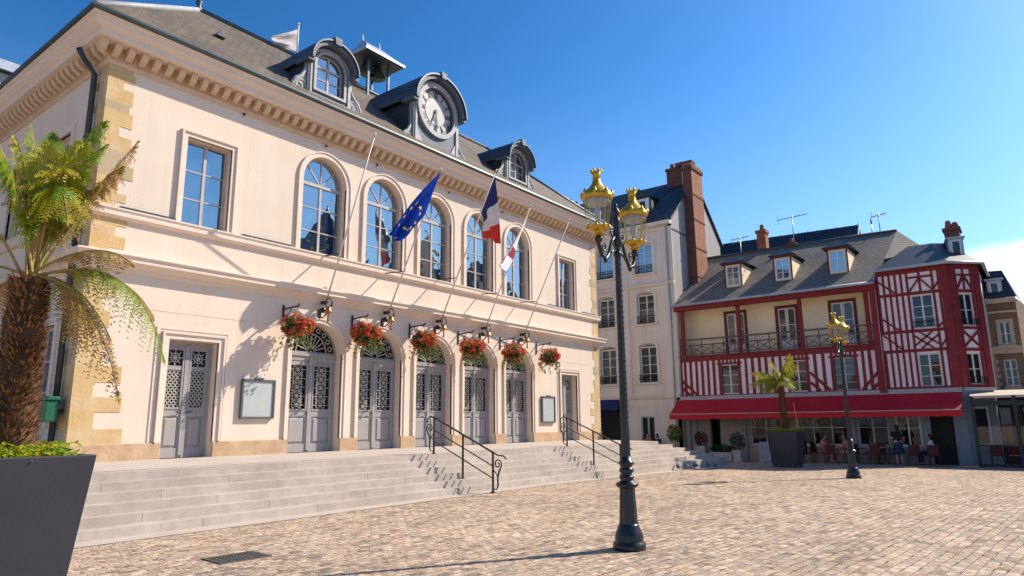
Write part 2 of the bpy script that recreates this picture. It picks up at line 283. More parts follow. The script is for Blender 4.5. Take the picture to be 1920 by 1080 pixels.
# ------------------------------------------------------------------ mesh helpers
IDM = Matrix.Identity(4)
def FX(x, y, ang):
    """frame of a facade: local (u, d, z) -> world; u to the right seen from outside, d into the wall"""
    return Matrix.Translation((x, y, 0)) @ Matrix.Rotation(ang, 4, 'Z')
class MB:
    def __init__(s, M=None):
        s.v = []; s.f = []; s.mi = []; s.M = M or IDM; s.smooth = []
    def add(s, vs, fs, m=0, smooth=False, M=None):
        o = len(s.v); T = M or s.M
        s.v += [T @ Vector(p) for p in vs]
        for f in fs:
            s.f.append(tuple(o+i for i in f)); s.mi.append(m); s.smooth.append(smooth)
        return s
    def box(s, x0, x1, y0, y1, z0, z1, m=0, nobottom=False):
        vs = [(x0, y0, z0), (x1, y0, z0), (x1, y1, z0), (x0, y1, z0), (x0, y0, z1), (x1, y0, z1), (x1, y1, z1), (x0, y1, z1)]
        fs = [(4, 5, 6, 7), (0, 1, 5, 4), (1, 2, 6, 5), (2, 3, 7, 6), (3, 0, 4, 7)]
        if not nobottom: fs.append((3, 2, 1, 0))
        return s.add(vs, fs, m)
    def poly(s, pts, m=0): return s.add(pts, [tuple(range(len(pts)))], m)
    def bar(s, a, b, w, h, m=0, up=(0, 0, 1)):
        a, b = Vector(a), Vector(b); d = (b-a).normalized(); up = Vector(up)
        if abs(d.dot(up)) > .99: up = Vector((1, 0, 0))
        r = d.cross(up).normalized()*w/2; u = r.cross(d).normalized()*h/2
        vs = [a-r-u, a+r-u, a+r+u, a-r+u, b-r-u, b+r-u, b+r+u, b-r+u]
        return s.add(vs, [(3, 2, 1, 0), (4, 5, 6, 7), (0, 1, 5, 4), (1, 2, 6, 5), (2, 3, 7, 6), (3, 0, 4, 7)], m)
    def tube(s, pts, r, n=8, m=0, closed=False, caps=True):
        pts = [Vector(p) for p in pts]; k = len(pts); rr = r if isinstance(r, (list, tuple)) else [r]*k
        vs = []; fs = []; prev = None
        for i, p in enumerate(pts):
            d = (pts[(i+1) % k]-pts[i-1]) if closed else (pts[min(i+1, k-1)]-pts[max(i-1, 0)])
            d = d.normalized() if d.length > 1e-9 else Vector((0, 0, 1))
            if prev is None:
                a = d.cross(Vector((0, 0, 1)))
                if a.length < .05: a = d.cross(Vector((1, 0, 0)))
            else: a = prev - d*prev.dot(d)
            a.normalize(); prev = a; b = d.cross(a)
            vs += [p + rr[i]*(cos(2*pi*j/n)*a + sin(2*pi*j/n)*b) for j in range(n)]
        for i in range(k if closed else k-1):
            i2 = (i+1) % k
            for j in range(n):
                fs.append((i*n+j, i*n+(j+1) % n, i2*n+(j+1) % n, i2*n+j))
        if caps and not closed:
            fs.append(tuple(range(n-1, -1, -1))); fs.append(tuple((k-1)*n+j for j in range(n)))
        return s.add(vs, fs, m, n > 5)
    def lathe(s, prof, c=(0, 0, 0), n=24, m=0, smooth=True, rot=0, flute=0):
        vs = []; fs = []; k = len(prof)
        for (r, z) in prof:
            for j in range(n):
                q = r*(1-flute*(j % 2)) if r > .01 else r
                vs.append((c[0]+q*cos(2*pi*j/n+rot), c[1]+q*sin(2*pi*j/n+rot), c[2]+z))
        for i in range(k-1):
            for j in range(n): fs.append((i*n+j, i*n+(j+1) % n, (i+1)*n+(j+1) % n, (i+1)*n+j))
        fs.append(tuple(range(n-1, -1, -1))); fs.append(tuple((k-1)*n+j for j in range(n)))
        return s.add(vs, fs, m, smooth)
    def prism(s, pts, d0, d1, m=0, ax='d'):
        """polygon pts in (u,z) pushed along d; or in (d,z) pushed along u (ax='u')"""
        n = len(pts)
        if ax == 'd': vs = [(u, d0, z) for u, z in pts] + [(u, d1, z) for u, z in pts]
        elif ax == 'u': vs = [(d0, u, z) for u, z in pts] + [(d1, u, z) for u, z in pts]
        else: vs = [(u, z, d0) for u, z in pts] + [(u, z, d1) for u, z in pts]
        fs = [tuple(range(n)), tuple(range(2*n-1, n-1, -1))] + [(i, i+n, (i+1) % n+n, (i+1) % n) for i in range(n)]
        return s.add(vs, fs, m)
    def beam(s, a, b, w, d0, d1, m=0):
        """flat timber between two (u,z) points in a facade frame"""
        a, b = Vector((a[0], a[1])), Vector((b[0], b[1])); t = (b-a).normalized(); p = Vector((-t.y, t.x))*w/2
        return s.prism([tuple(a-p), tuple(b-p), tuple(b+p), tuple(a+p)], d0, d1, m)
    def ring(s, outer, inner, d0, d1, m=0, closed=True):
        n = len(outer)
        vs = [(u, d0, z) for u, z in outer] + [(u, d0, z) for u, z in inner] + [(u, d1, z) for u, z in inner] + [(u, d1, z) for u, z in outer]
        fs = []
        for i in range(n if closed else n-1):
            j = (i+1) % n
            fs += [(i, j, n+j, n+i), (n+i, n+j, 2*n+j, 2*n+i), (3*n+i, 3*n+j, j, i)]
        return s.add(vs, fs, m)
    def panel(s, outer, holes, d=0, depth=.3, m=0, jm=None):
        """wall face with real openings and their reveals"""
        polys = [[Vector((u, z, 0)) for u, z in q] for q in [outer]+holes]
        flat = [p for q in polys for p in q]
        tris = geometry.tessellate_polygon(polys)
        fs = []
        for t in tris:
            a, b, c = (flat[i] for i in t)
            fs.append(tuple(t) if (b-a).cross(c-a).z > 0 else tuple(reversed(t)))
        s.add([(p.x, d, p.y) for p in flat], fs, m)
        for h in holes:
            n = len(h); vs = [(u, d, z) for u, z in h] + [(u, d+depth, z) for u, z in h]
            s.add(vs, [(i, (i+1) % n, (i+1) % n+n, i+n) for i in range(n)], m if jm is None else jm)
        return s
    def build(s, name, mats, parent=None, smooth=None, bevel=0):
        me = bpy.data.meshes.new(name)
        org = Vector((0, 0, 0))
        if parent is not None:
            p = parent
            while p is not None: org = org + p.location; p = p.parent
        me.from_pydata([tuple(v-org) for v in s.v], [], s.f)
        if not isinstance(mats, (list, tuple)): mats = [mats]
        for m in mats: me.materials.append(m)
        if len(mats) > 1: me.polygons.foreach_set('material_index', s.mi)
        me.polygons.foreach_set('use_smooth', [bool(x) for x in s.smooth] if smooth is None else [smooth]*len(s.f))
        me.update()
        o = bpy.data.objects.new(name, me); COL.objects.link(o)
        if parent is not None: o.parent = parent
        if bevel:
            b = o.modifiers.new('bevel', 'BEVEL'); b.width = bevel; b.segments = 2; b.limit_method = 'ANGLE'
        return o
def thing(name, label, cat, loc=(0, 0, 0), group=None):
    o = bpy.data.objects.new(name, None); COL.objects.link(o); o.location = loc; o.empty_display_size = .2
    tag(o, label, cat, group); return o
def tag(o, label, cat, group=None):
    o['label'] = label; o['category'] = cat
    if group: o['group'] = group
    return o
def struct(o, kind='structure', label=None):
    o['kind'] = kind
    if label: o['label'] = label
    return o
def copy_tree(o, parent=None):
    c = o.copy(); COL.objects.link(c)
    if parent is not None: c.parent = parent
    for ch in list(o.children): copy_tree(ch, c)
    return c
def shape(u0, u1, z0, zs, rise=0, n=14):
    """opening outline: jambs up to zs, then an arch of the given rise"""
    p = [(u0, z0), (u1, z0), (u1, zs)]
    if rise > 0:
        c, a = (u0+u1)/2, (u1-u0)/2
        p += [(c+a*cos(pi*i/n), zs+rise*sin(pi*i/n)) for i in range(1, n)]
    p.append((u0, zs)); return p
def openline(u0, u1, z0, zs, rise=0, n=14):
    p = shape(u0, u1, z0, zs, rise, n)
    return p[1:] + p[:1]
def gz(x):
    """ground level: the square falls gently away to the east"""
    return -.015*max(0, min(x, 38)-16)

# ------------------------------------------------------------------ ground
def cobble():
    m, t, b = nt('square cobbles'); n, l = t.nodes, t.links
    c = n.new('ShaderNodeTexCoord'); mp = n.new('ShaderNodeMapping'); mp.inputs['Rotation'].default_value = (0, 0, radians(5)); l.new(c.outputs['Object'], mp.inputs[0])
    wz = n.new('ShaderNodeTexNoise'); wz.inputs['Scale'].default_value = 2.6; wz.inputs['Detail'].default_value = 4; l.new(mp.outputs[0], wz.inputs['Vector'])
    sb = n.new('ShaderNodeVectorMath'); sb.operation = 'SUBTRACT'; sb.inputs[1].default_value = (.5, .5, .5); l.new(wz.outputs['Color'], sb.inputs[0])
    sc = n.new('ShaderNodeVectorMath'); sc.operation = 'SCALE'; sc.inputs['Scale'].default_value = .075; l.new(sb.outputs[0], sc.inputs[0])
    ad = n.new('ShaderNodeVectorMath'); l.new(mp.outputs[0], ad.inputs[0]); l.new(sc.outputs[0], ad.inputs[1])
    br = n.new('ShaderNodeTexBrick'); br.offset = .5
    br.inputs['Scale'].default_value = 1; br.inputs['Brick Width'].default_value = .185; br.inputs['Row Height'].default_value = .128
    br.inputs['Mortar Size'].default_value = .012; br.inputs['Mortar Smooth'].default_value = .6
    br.inputs['Color1'].default_value = (0, 0, 0, 1); br.inputs['Color2'].default_value = (1, 1, 1, 1); br.inputs['Mortar'].default_value = (.5, .5, .5, 1)
    l.new(ad.outputs[0], br.inputs['Vector'])
    r = n.new('ShaderNodeValToRGB'); cr = r.color_ramp
    cols = [(0, (.25, .20, .16)), (.14, (.48, .335, .235)), (.30, (.59, .435, .305)), (.46, (.40, .335, .275)), (.62, (.63, .46, .32)), (.8, (.69, .535, .395)), (1, (.47, .32, .225))]
    cr.elements[0].color = hx(cols[0][1]); cr.elements[1].color = hx(cols[-1][1])
    for p, q in cols[1:-1]:
        e = cr.elements.new(p); e.color = hx(q)
    l.new(br.outputs['Color'], r.inputs[0])
    mz = n.new('ShaderNodeTexNoise'); mz.inputs['Scale'].default_value = 4.5; mz.inputs['Detail'].default_value = 4; l.new(c.outputs['Object'], mz.inputs['Vector'])
    mr = n.new('ShaderNodeValToRGB'); mr.color_ramp.elements[0].position = .36; mr.color_ramp.elements[1].position = .50
    mr.color_ramp.elements[0].color = (.15, .12, .095, 1); mr.color_ramp.elements[1].color = (.58, .47, .37, 1); l.new(mz.outputs[0], mr.inputs[0])
    mm = n.new('ShaderNodeMixRGB'); l.new(mr.outputs[0], mm.inputs[2])
    l.new(br.outputs['Fac'], mm.inputs[0]); l.new(r.outputs[0], mm.inputs[1]); out = mm.outputs[0]
    for s, lo, hi, det in ((.22, (.88, .87, .87), (1.10, 1.07, 1.02), 3), (1.1, (.84, .83, .82), (1.06, 1.06, 1.06), 5), (9, (.72, .70, .68), (1.22, 1.22, 1.22), 6), (45, (.80, .80, .80), (1.18, 1.18, 1.18), 3)):
        z = n.new('ShaderNodeTexNoise'); z.inputs['Scale'].default_value = s; z.inputs['Detail'].default_value = det; l.new(c.outputs['Object'], z.inputs['Vector'])
        q = n.new('ShaderNodeValToRGB'); q.color_ramp.elements[0].position = .3; q.color_ramp.elements[1].position = .7
        q.color_ramp.elements[0].color = hx(lo); q.color_ramp.elements[1].color = hx(hi); l.new(z.outputs[0], q.inputs[0])
        mu = n.new('ShaderNodeMixRGB'); mu.blend_type = 'MULTIPLY'; mu.inputs[0].default_value = 1; l.new(out, mu.inputs[1]); l.new(q.outputs[0], mu.inputs[2]); out = mu.outputs[0]
    l.new(out, b.inputs['Base Color']); b.inputs['Roughness'].default_value = .82; b.inputs['Specular IOR Level'].default_value = .25
    nb = n.new('ShaderNodeTexNoise'); nb.inputs['Scale'].default_value = 12; nb.inputs['Detail'].default_value = 6; l.new(c.outputs['Object'], nb.inputs['Vector'])
    iv = n.new('ShaderNodeMath'); iv.operation = 'MULTIPLY_ADD'; iv.inputs[1].default_value = -1.1; l.new(br.outputs['Fac'], iv.inputs[0]); l.new(nb.outputs[0], iv.inputs[2])
    i2 = n.new('ShaderNodeMath'); i2.operation = 'MULTIPLY_ADD'; i2.inputs[1].default_value = .45; l.new(br.outputs['Color'], i2.inputs[0]); l.new(iv.outputs[0], i2.inputs[2])
    bp = n.new('ShaderNodeBump'); bp.inputs['Strength'].default_value = 1.0; bp.inputs['Distance'].default_value = .035
    l.new(i2.outputs[0], bp.inputs['Height']); l.new(bp.outputs[0], b.inputs['Normal'])
    return m
cobble_m = cobble()
g = MB()
xs = [-400, -60, 0, 16, 38, 120, 900]
for a, b_ in zip(xs, xs[1:]): g.poly([(a, -400, gz(a)), (b_, -400, gz(b_)), (b_, 500, gz(b_)), (a, 500, gz(a))])
struct(g.build('ground', cobble_m))
g = MB()   # smooth granite border along the foot of the steps
xs = [2, 16, 31]
for a, b_ in zip(xs, xs[1:]): g.poly([(a, 10.98, gz(a)+.008), (b_, 10.98, gz(b_)+.008), (b_, 11.5, gz(b_)+.008), (a, 11.5, gz(a)+.008)])
struct(g.build('pavement', strip_m))
# ------------------------------------------------------------------ steps
def step_mat():
    m, t, b = nt('step granite'); n, l = t.nodes, t.links
    c = n.new('ShaderNodeTexCoord'); s = n.new('ShaderNodeSeparateXYZ'); l.new(c.outputs['Object'], s.inputs[0])
    def M(op, a, bb=None):
        k = n.new('ShaderNodeMath'); k.operation = op
        for i, v in enumerate((a, bb)):
            if v is None: continue
            if isinstance(v, (int, float)): k.inputs[i].default_value = v
            else: l.new(v, k.inputs[i])
        return k.outputs[0]
    row = M('FLOOR', M('DIVIDE', M('SUBTRACT', s.outputs[2], .004), .148))
    u = M('ADD', M('DIVIDE', s.outputs[0], 2.3), M('MULTIPLY', row, .377))
    fr = M('FRACT', u); joint = M('LESS_THAN', fr, .0045)
    cell = n.new('ShaderNodeTexWhiteNoise'); cell.noise_dimensions = '2D'; cb = n.new('ShaderNodeCombineXYZ')
    l.new(M('FLOOR', u), cb.inputs[0]); l.new(row, cb.inputs[1]); l.new(cb.outputs[0], cell.inputs['Vector'])
    r = n.new('ShaderNodeValToRGB'); r.color_ramp.elements[0].color = (.445, .375, .315, 1); r.color_ramp.elements[1].color = (.495, .425, .36, 1); l.new(cell.outputs['Value'], r.inputs[0])
    out = r.outputs[0]
    for sc, lo, hi in ((1.1, .86, 1.1), (70, .86, 1.14), (6, .90, 1.08), (.35, .94, 1.06)):
        z = n.new('ShaderNodeTexNoise'); z.inputs['Scale'].default_value = sc; z.inputs['Detail'].default_value = 4; l.new(c.outputs['Object'], z.inputs['Vector'])
        q = n.new('ShaderNodeMapRange'); q.inputs[1].default_value = .3; q.inputs[2].default_value = .7; q.inputs[3].default_value = lo; q.inputs[4].default_value = hi; l.new(z.outputs[0], q.inputs[0])
        mu = n.new('ShaderNodeMixRGB'); mu.blend_type = 'MULTIPLY'; mu.inputs[0].default_value = 1; l.new(out, mu.inputs[1]); l.new(q.outputs[0], mu.inputs[2]); out = mu.outputs[0]
    mx = n.new('ShaderNodeMixRGB'); mx.inputs[2].default_value = (.22, .18, .155, 1); l.new(joint, mx.inputs[0]); l.new(out, mx.inputs[1])
    l.new(mx.outputs[0], b.inputs['Base Color']); b.inputs['Roughness'].default_value = .85
    nb = n.new('ShaderNodeTexNoise'); nb.inputs['Scale'].default_value = 60; l.new(c.outputs['Object'], nb.inputs['Vector'])
    bp = n.new('ShaderNodeBump'); bp.inputs['Strength'].default_value = .2; bp.inputs['Distance'].default_value = .01; l.new(nb.outputs[0], bp.inputs['Height']); l.new(bp.outputs[0], b.inputs['Normal'])
    return m
step_m = step_mat()
R_, T_, Y1 = .148, .30, 11.43
def step_z(y):
    return 0 if y < Y1 else min(6, int((y-Y1)/T_)+1)*R_
steps = thing('stone_steps', 'wide flight of six pale granite steps up to the town hall doors', 'steps', (4, Y1, 0))
mb = MB()
for i in range(1, 7):
    y, z = Y1+(i-1)*T_, i*R_; xe = 26.6+.72*(6-i)
    zb = z-R_ if i > 1 else -.4
    mb.box(2.4, xe, y, 17.2, zb, z, nobottom=True)
mb.build('treads', step_m, steps)
mb = MB(); mb.add([(2.4, 13.3, .892), (26.6, 13.3, .892), (26.6, 16.2, .936), (2.4, 16.2, .936)], [(0, 1, 2, 3)])
mb.build('landing', strip_m, steps)

# ------------------------------------------------------------------ town hall
D = 16.2; X0, X1, XC = 5.83, 27.55, 16.69; YB = 23.6; SP = 2.367; ZB = .9
hall = thing('town_hall', 'cream town hall with slate roof, clock dormer and five arched doors above stone steps', 'building', (X0, D, ZB))
arch_c = [XC+SP*k for k in (-2, -1, 0, 1, 2)]
SO = 8.32                                  # side bays, distance from the centre
door_h, win_h, sdoor_h, swin_h = .86, .775, .62, .60
def doorhole(c): return shape(c-door_h, c+door_h, ZB-.3, 3.68, .85)
def winhole(c): return shape(c-win_h, c+win_h, 6.52, 8.72, .80)
holes = [doorhole(c) for c in arch_c] + [winhole(c) for c in arch_c]
for sgn in (-1, 1):
    c = XC+sgn*SO
    holes += [shape(c-sdoor_h, c+sdoor_h, ZB-.3, 3.70), shape(c-swin_h, c+swin_h, 6.52, 8.80)]
F = FX(0, D, 0)
mb = MB(F)
mb.panel([(X0, .5), (X1, .5), (X1, 10.3), (X0, 10.3)], holes, 0, .34)
FS = FX(X0, YB, radians(-90))              # west side: u = YB - y
side_w = [(18.5, 6.6, 8.75), (21.45, 6.6, 8.75), (18.05, 1.75, 3.95), (21.3, 1.75, 3.95)]
sh = [shape(YB-y-.55, YB-y+.55, a, b_) for y, a, b_ in side_w]
mb.M = FS; mb.panel([(0, .2), (YB-D, .2), (YB-D, 10.3), (0, 10.3)], sh, 0, .3)
mb.M = IDM
mb.poly([(X1, D, .2), (X1, YB, .2), (X1, YB, 10.3), (X1, D, 10.3)]); mb.poly([(X1, YB, .2), (X0, YB, .2), (X0, YB, 10.3), (X1, YB, 10.3)])
# dark rooms behind the openings
mb.box(X0+.5, X1-.5, D+.5, YB-.5, .3, 10.2, 1)
mb.build('wall', [stucco, black], hall)

def run(mb, prof, x0=X0, x1=X1, y0=D, y1=YB, m=0):
    """moulding profile (outward distance, height) carried along front and both sides with mitred corners"""
    n = len(prof); vs = []
    for (o, z) in prof:
        vs += [(x0-o, y1, z), (x0-o, y0-o, z), (x1+o, y0-o, z), (x1+o, y1, z)]
    fs = []
    for i in range(n-1):
        for j in range(3): fs.append((i*4+j, i*4+j+1, (i+1)*4+j+1, (i+1)*4+j))
    mb.add(vs, fs, m)
mb = MB()
run(mb, [(0, 6.30), (.07, 6.31), (.12, 6.36), (.12, 6.46), (.15, 6.50), (.15, 6.54), (0, 6.56)])
mb.build('sill_band', trim, hall)
mb = MB()
run(mb, [(0, 5.10), (.04, 5.12), (.06, 5.2), (.10, 5.22), (.16, 5.28), (.28, 5.31), (.28, 5.40), (.33, 5.44), (.33, 5.47), (0, 5.56)])
mb.build('string_course', trim, hall)
# cornice: bed mould, modillions, crown, gutter
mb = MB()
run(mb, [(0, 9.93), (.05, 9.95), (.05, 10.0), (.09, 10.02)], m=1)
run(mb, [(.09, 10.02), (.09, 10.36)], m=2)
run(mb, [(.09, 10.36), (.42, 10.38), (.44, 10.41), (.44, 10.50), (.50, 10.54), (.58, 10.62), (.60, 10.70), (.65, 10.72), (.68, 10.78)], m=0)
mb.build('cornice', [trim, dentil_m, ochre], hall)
mb = MB()
run(mb, [(.66, 10.76), (.72, 10.77), (.74, 10.83), (.72, 10.89), (.60, 10.89)])
mb.build('gutter', gutter_m, hall)
w = .075
mb = MB(Matrix.Translation((X0, D, ZB)))
mb.add([(-w, -.31, 9.47), (w, -.31, 9.47), (w, -.31, 9.39), (-w, -.31, 9.39), (-w, -.085, 9.20), (w, -.085, 9.20), (-w, -.085, 9.47), (w, -.085, 9.47), (-w, -.24, 9.29), (w, -.24, 9.29)],
       [(0, 1, 2, 3), (3, 2, 9, 8), (8, 9, 5, 4), (0, 3, 8, 4, 6), (1, 7, 5, 9, 2)])
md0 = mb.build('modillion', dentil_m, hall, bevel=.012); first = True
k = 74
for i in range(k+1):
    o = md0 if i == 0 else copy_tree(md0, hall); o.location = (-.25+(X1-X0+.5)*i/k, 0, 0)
for i in range(24):
    o = copy_tree(md0, hall); o.rotation_euler = (0, 0, radians(-90)); o.location = (0, .02+.30*i, 0)
# quoins and plinth
zs = [1.30]
while zs[-1] < 9.85: zs.append(min(9.93, zs[-1]+random.choice((.20, .24, .28, .32, .36))))
for side in (0, 1):
    mb = MB(); i = 0
    for a, b_ in zip(zs, zs[1:]):
        low = b_ < 3.2; mi = random.choice((0, 0, 1, 2)) if not low else random.choice((0, 2, 2))
        lw = (.66, .44)[i % 2]+random.uniform(-.10, .12)
        if low: lw += (.32, .05)[i % 2]
        if side == 0:
            mb.box(X0-.012, X0+lw, D-.012, D+.2, a, b_-.001, mi)
            mb.box(X0-.012, X0+.1, D+.2005, D+(.34, .60)[i % 2]+random.uniform(-.06, .1), a, b_-.001, 1 if mi == 0 else 0)
        else: mb.box(X1-lw*.8, X1+.012, D-.012, D+.2, a, b_-.001, mi)
        i += 1
    mb.build('corner_quoins', [quoin_m, quoin_b, quoin_c], hall)
mb = MB()
edges = [X0]
for c, h in sorted([(c, door_h) for c in arch_c]+[(XC-SO, sdoor_h), (XC+SO, sdoor_h)]): edges += [c-h, c+h]
edges.append(X1)
for a, b_ in zip(edges[0::2], edges[1::2]):
    mb = MB(); mb.box(a-(.03 if a == X0 else -.001), b_+(.03 if b_ == X1 else -.001), D-.055, D+.3, .6, 1.30)
    if a == X0: mb.box(X0-.05, X0+.2, D+.301, YB, .2, 1.30)
    mb.build('plinth_block', plinth_m, hall, bevel=.015)
# surrounds
for c in arch_c:
    for (h, z0, zs_, r, w) in ((door_h, 1.302, 3.68, .85, .14), (win_h, 6.57, 8.72, .80, .17)):
        mb = MB(F)
        mb.ring(openline(c-h-w, c+h+w, z0, zs_, r+w, 20), openline(c-h, c+h, z0, zs_, r, 20), -.035, .05, closed=False)
        mb.ring(openline(c-h-w, c+h+w, z0, zs_, r+w, 20), openline(c-h-w+.04, c+h+w-.04, z0, zs_, r+w-.04, 20), -.065, -.03, closed=False)
        mb.build('opening_surround', trim, hall)
for sgn in (-1, 1):
    c = XC+sgn*SO
    for (h, z0, zs_, w) in ((sdoor_h, 1.302, 3.70, .17), (swin_h, 6.57, 8.80, .16)):
        mb = MB(F)
        mb.ring(openline(c-h-w, c+h+w, z0, zs_+w), openline(c-h, c+h, z0, zs_), -.035, .05, closed=False)
        mb.ring(openline(c-h-w, c+h+w, z0, zs_+w), openline(c-h-w+.05, c+h+w-.05, z0, zs_+w-.05), -.075, -.03, closed=False)
        if z0 < 2: mb.ring(openline(c-h-w-.13, c+h+w+.13, z0, zs_+w+.1), openline(c-h-w-.05, c+h+w+.05, z0, zs_+w+.05), -.02, .01, closed=False)
        mb.build('opening_surround', trim, hall)
for y, a, b_ in side_w:
    mb = MB(FS); u = YB-y; mb.ring(shape(u-.72, u+.72, a-.1, b_+.16), shape(u-.55, u+.55, a, b_), -.05, .05); mb.build('opening_surround', trim, hall)
for a, b_ in ((X0+.5, 7.6), (9.35, 10.85), (23.4, 24.5), (26.1, X1-.3)):
    mb = MB(F); mb.box(a, b_, -.145, -.012, 6.561, 6.585); mb.build('ledge_flashing', lead, hall)
for x, z in ((9.2, 9.88), (11.9, 9.86), (13.9, 9.87), (17.3, 9.86), (20.4, 9.87)):
    mb = MB(F); mb.lathe([(.03, 0), (.04, .03), (.02, .06)], (x, -.05, z), 8); mb.build('wall_fixing', iron, hall)
# faint incised line in the render below the string course
mb = MB(F); mb.box(X0+1.3, arch_c[0]-1.4, -.004, .01, 4.32, 4.335); mb.box(arch_c[-1]+1.6, X1-.9, -.004, .01, 4.22, 4.235)
mb.build('render_joint', dentil_m, hall)

def win(parent, M, u0, u1, z0, zs, d, rise=0, cols=2, rows=3, fm=winwood, gm=g_sky, fw=.06, transom=None, fan=0, name='window', bar=.03, curtains=None):
    mb = MB(M)
    mb.ring(shape(u0, u1, z0, zs, rise), shape(u0+fw, u1-fw, z0+fw, zs-(fw if not rise else 0), max(0, rise-fw)), d, d+.07)
    top = transom if transom else (zs if rise else zs-fw)
    for i in range(1, cols):
        u = u0+(u1-u0)*i/cols; w = .075 if (cols % 2 == 0 and i == cols//2) else bar
        mb.box(u-w/2, u+w/2, d+.005, d+.06, z0+fw, top)
    for j in range(1, rows):
        z = z0+(top-z0)*j/rows; mb.box(u0+fw, u1-fw, d+.012, d+.05, z-bar/2, z+bar/2)
    if transom or rise: mb.box(u0+fw, u1-fw, d-.012, d+.065, top-.045, top+.045)
    if fan:
        c = (u0+u1)/2; a = (u1-u0)/2-fw; r = rise-fw
        for i in range(1, fan):
            t = pi*i/fan; mb.beam((c, top), (c+a*cos(t)*.99, zs+r*sin(t)*.99), bar, d+.012, d+.05)
    w = mb.build(name, fm, parent)
    g = MB(M); g.prism(shape(u0+fw*.5, u1-fw*.5, z0+fw*.5, zs-(0 if rise else fw*.5), max(0, rise-fw*.5)), d+.035, d+.04); g.build('pane', gm, w)
    if curtains:
        cbm = MB(M); wd = (u1-u0)*.26
        for s0 in (u0+fw, u1-fw-wd):
            pts = [(s0+wd*k/10, d+.10+.02*(k % 2)) for k in range(11)]
            cbm.add([(u, dd, z0+fw) for u, dd in pts]+[(u, dd, zs) for u, dd in pts], [(k, k+1, k+12, k+11) for k in range(10)])
        cbm.build('curtain', curtains, w)
    return w
for c in arch_c:
    win(hall, F, c-win_h, c+win_h, 6.54, 8.72, .20, .80, 2, 3, fan=4, fw=.07, transom=8.66)
for sgn in (-1, 1):
    c = XC+sgn*SO; win(hall, F, c-swin_h, c+swin_h, 6.54, 8.80, .20, 0, 2, 3, fw=.07)
for y, a, b_ in side_w: win(hall, FS, YB-y-.55, YB-y+.55, a, b_, .18, 0, 2, 3, whitewood, g_side)

def leafdoor(parent, M, u0, u1, z0, z1, d, kind):
    """a pair of panelled doors with glazed grilles"""
    c = (u0+u1)/2
    for s, (a, b_) in enumerate(((u0, c-.012), (c+.012, u1))):
        mb = MB(M); st = .10 if kind == 'star' else .085
        zp = z0+1.02                       # lock rail
        mb.box(a, a+st, d, d+.06, z0, z1); mb.box(b_-st, b_, d, d+.06, z0, z1)
        for (p, q) in ((z0, z0+.22), (zp-.06, zp+.14), (z1-.13, z1)): mb.box(a+st, b_-st, d, d+.06, p, q)
        mb.box(a+st, b_-st, d+.03, d+.05, z0+.22, zp-.06)
        mb.add([(a+st+.03, d+.03, z0+.25), (b_-st-.03, d+.03, z0+.25), (b_-st-.03, d+.03, zp-.09), (a+st+.03, d+.03, zp-.09),
                (a+st+.07, d-.005, z0+.29), (b_-st-.07, d-.005, z0+.29), (b_-st-.07, d-.005, zp-.13), (a+st+.07, d-.005, zp-.13)],
               [(4, 5, 6, 7), (0, 1, 5, 4), (1, 2, 6, 5), (2, 3, 7, 6), (3, 0, 4, 7)])
        if kind == 'lattice': mb.box(a+st, b_-st, d, d+.06, z1-.62, z1-.52)
        # beads round the glass
        ga, gb, gz0, gz1 = a+st, b_-st, zp+.14, z1-.13
        mb.ring(shape(ga-.03, gb+.03, gz0-.03, gz1+.03), shape(ga+.012, gb-.012, gz0+.012, gz1-.012), d-.02, d+.01)
        if s == 0: mb.box(b_-.045, b_+.06, d-.03, d-.001, z0+.05, z1-.02)
        o = mb.build('door', lilac, parent)
        g = MB(M); g.box(ga, gb, d+.05, d+.055, gz0, gz1); g.build('pane', g_dark, o)
        gr = MB(M)
        def scroll(uc, zc, r, m_=8):
            for k in range(m_):
                t = 2*pi*k/m_; gr.beam((uc+.02*cos(t), zc+.02*sin(t)), (uc+r*cos(t), zc+r*sin(t)), .017, d+.02, d+.04)
            n_ = 14; gr.ring([(uc+(r*.62)*cos(2*pi*k/n_), zc+(r*.62)*sin(2*pi*k/n_)) for k in range(n_)], [(uc+(r*.62-.018)*cos(2*pi*k/n_), zc+(r*.62-.018)*sin(2*pi*k/n_)) for k in range(n_)], d+.02, d+.04)
            gr.ring([(uc+.04*cos(2*pi*k/n_), zc+.04*sin(2*pi*k/n_)) for k in range(n_)], [(uc+.01*cos(2*pi*k/n_), zc+.01*sin(2*pi*k/n_)) for k in range(n_)], d+.015, d+.04)
        uc = (ga+gb)/2; wd = gb-ga
        if kind == 'lattice':
            zm = z1-.62; st_ = wd/1.9
            zz = gz0-wd
            while zz < zm:
                for sg in (1, -1):
                    p = [(ga, zz), (gb, zz+wd*1.25)] if sg > 0 else [(gb, zz), (ga, zz+wd*1.25)]
                    t0 = max(0, (gz0-zz)/(wd*1.25)); t1 = min(1, (zm-zz)/(wd*1.25))
                    if t1 > t0:
                        A = (p[0][0]+(p[1][0]-p[0][0])*t0, zz+wd*1.25*t0); B = (p[0][0]+(p[1][0]-p[0][0])*t1, zz+wd*1.25*t1)
                        gr.beam(A, B, .021, d+.02, d+.04)
                zz += st_*.62
            scroll(uc, z1-.325, wd*.5)
        else:
            n_ = 5
            for k in range(n_):
                zc = gz0+(gz1-gz0)*(k+.5)/n_
                if k % 2 == 0 or True: scroll(uc, zc, wd*.44, 8)
            gr.box(uc-.012, uc+.012, d+.02, d+.035, gz0, gz1)
        gr.build('grille', grille_m, o)
        if kind == 'lattice' or s == 0:
            h = MB(M); hx_ = b_-.07 if s == 0 else a+.07
            h.tube([(hx_, d+.0, zp+.04), (hx_, d-.06, zp+.04), (hx_+(-.12 if s == 0 else .12), d-.06, zp+.04)], .014, 6); h.build('door_handle', iron, o)
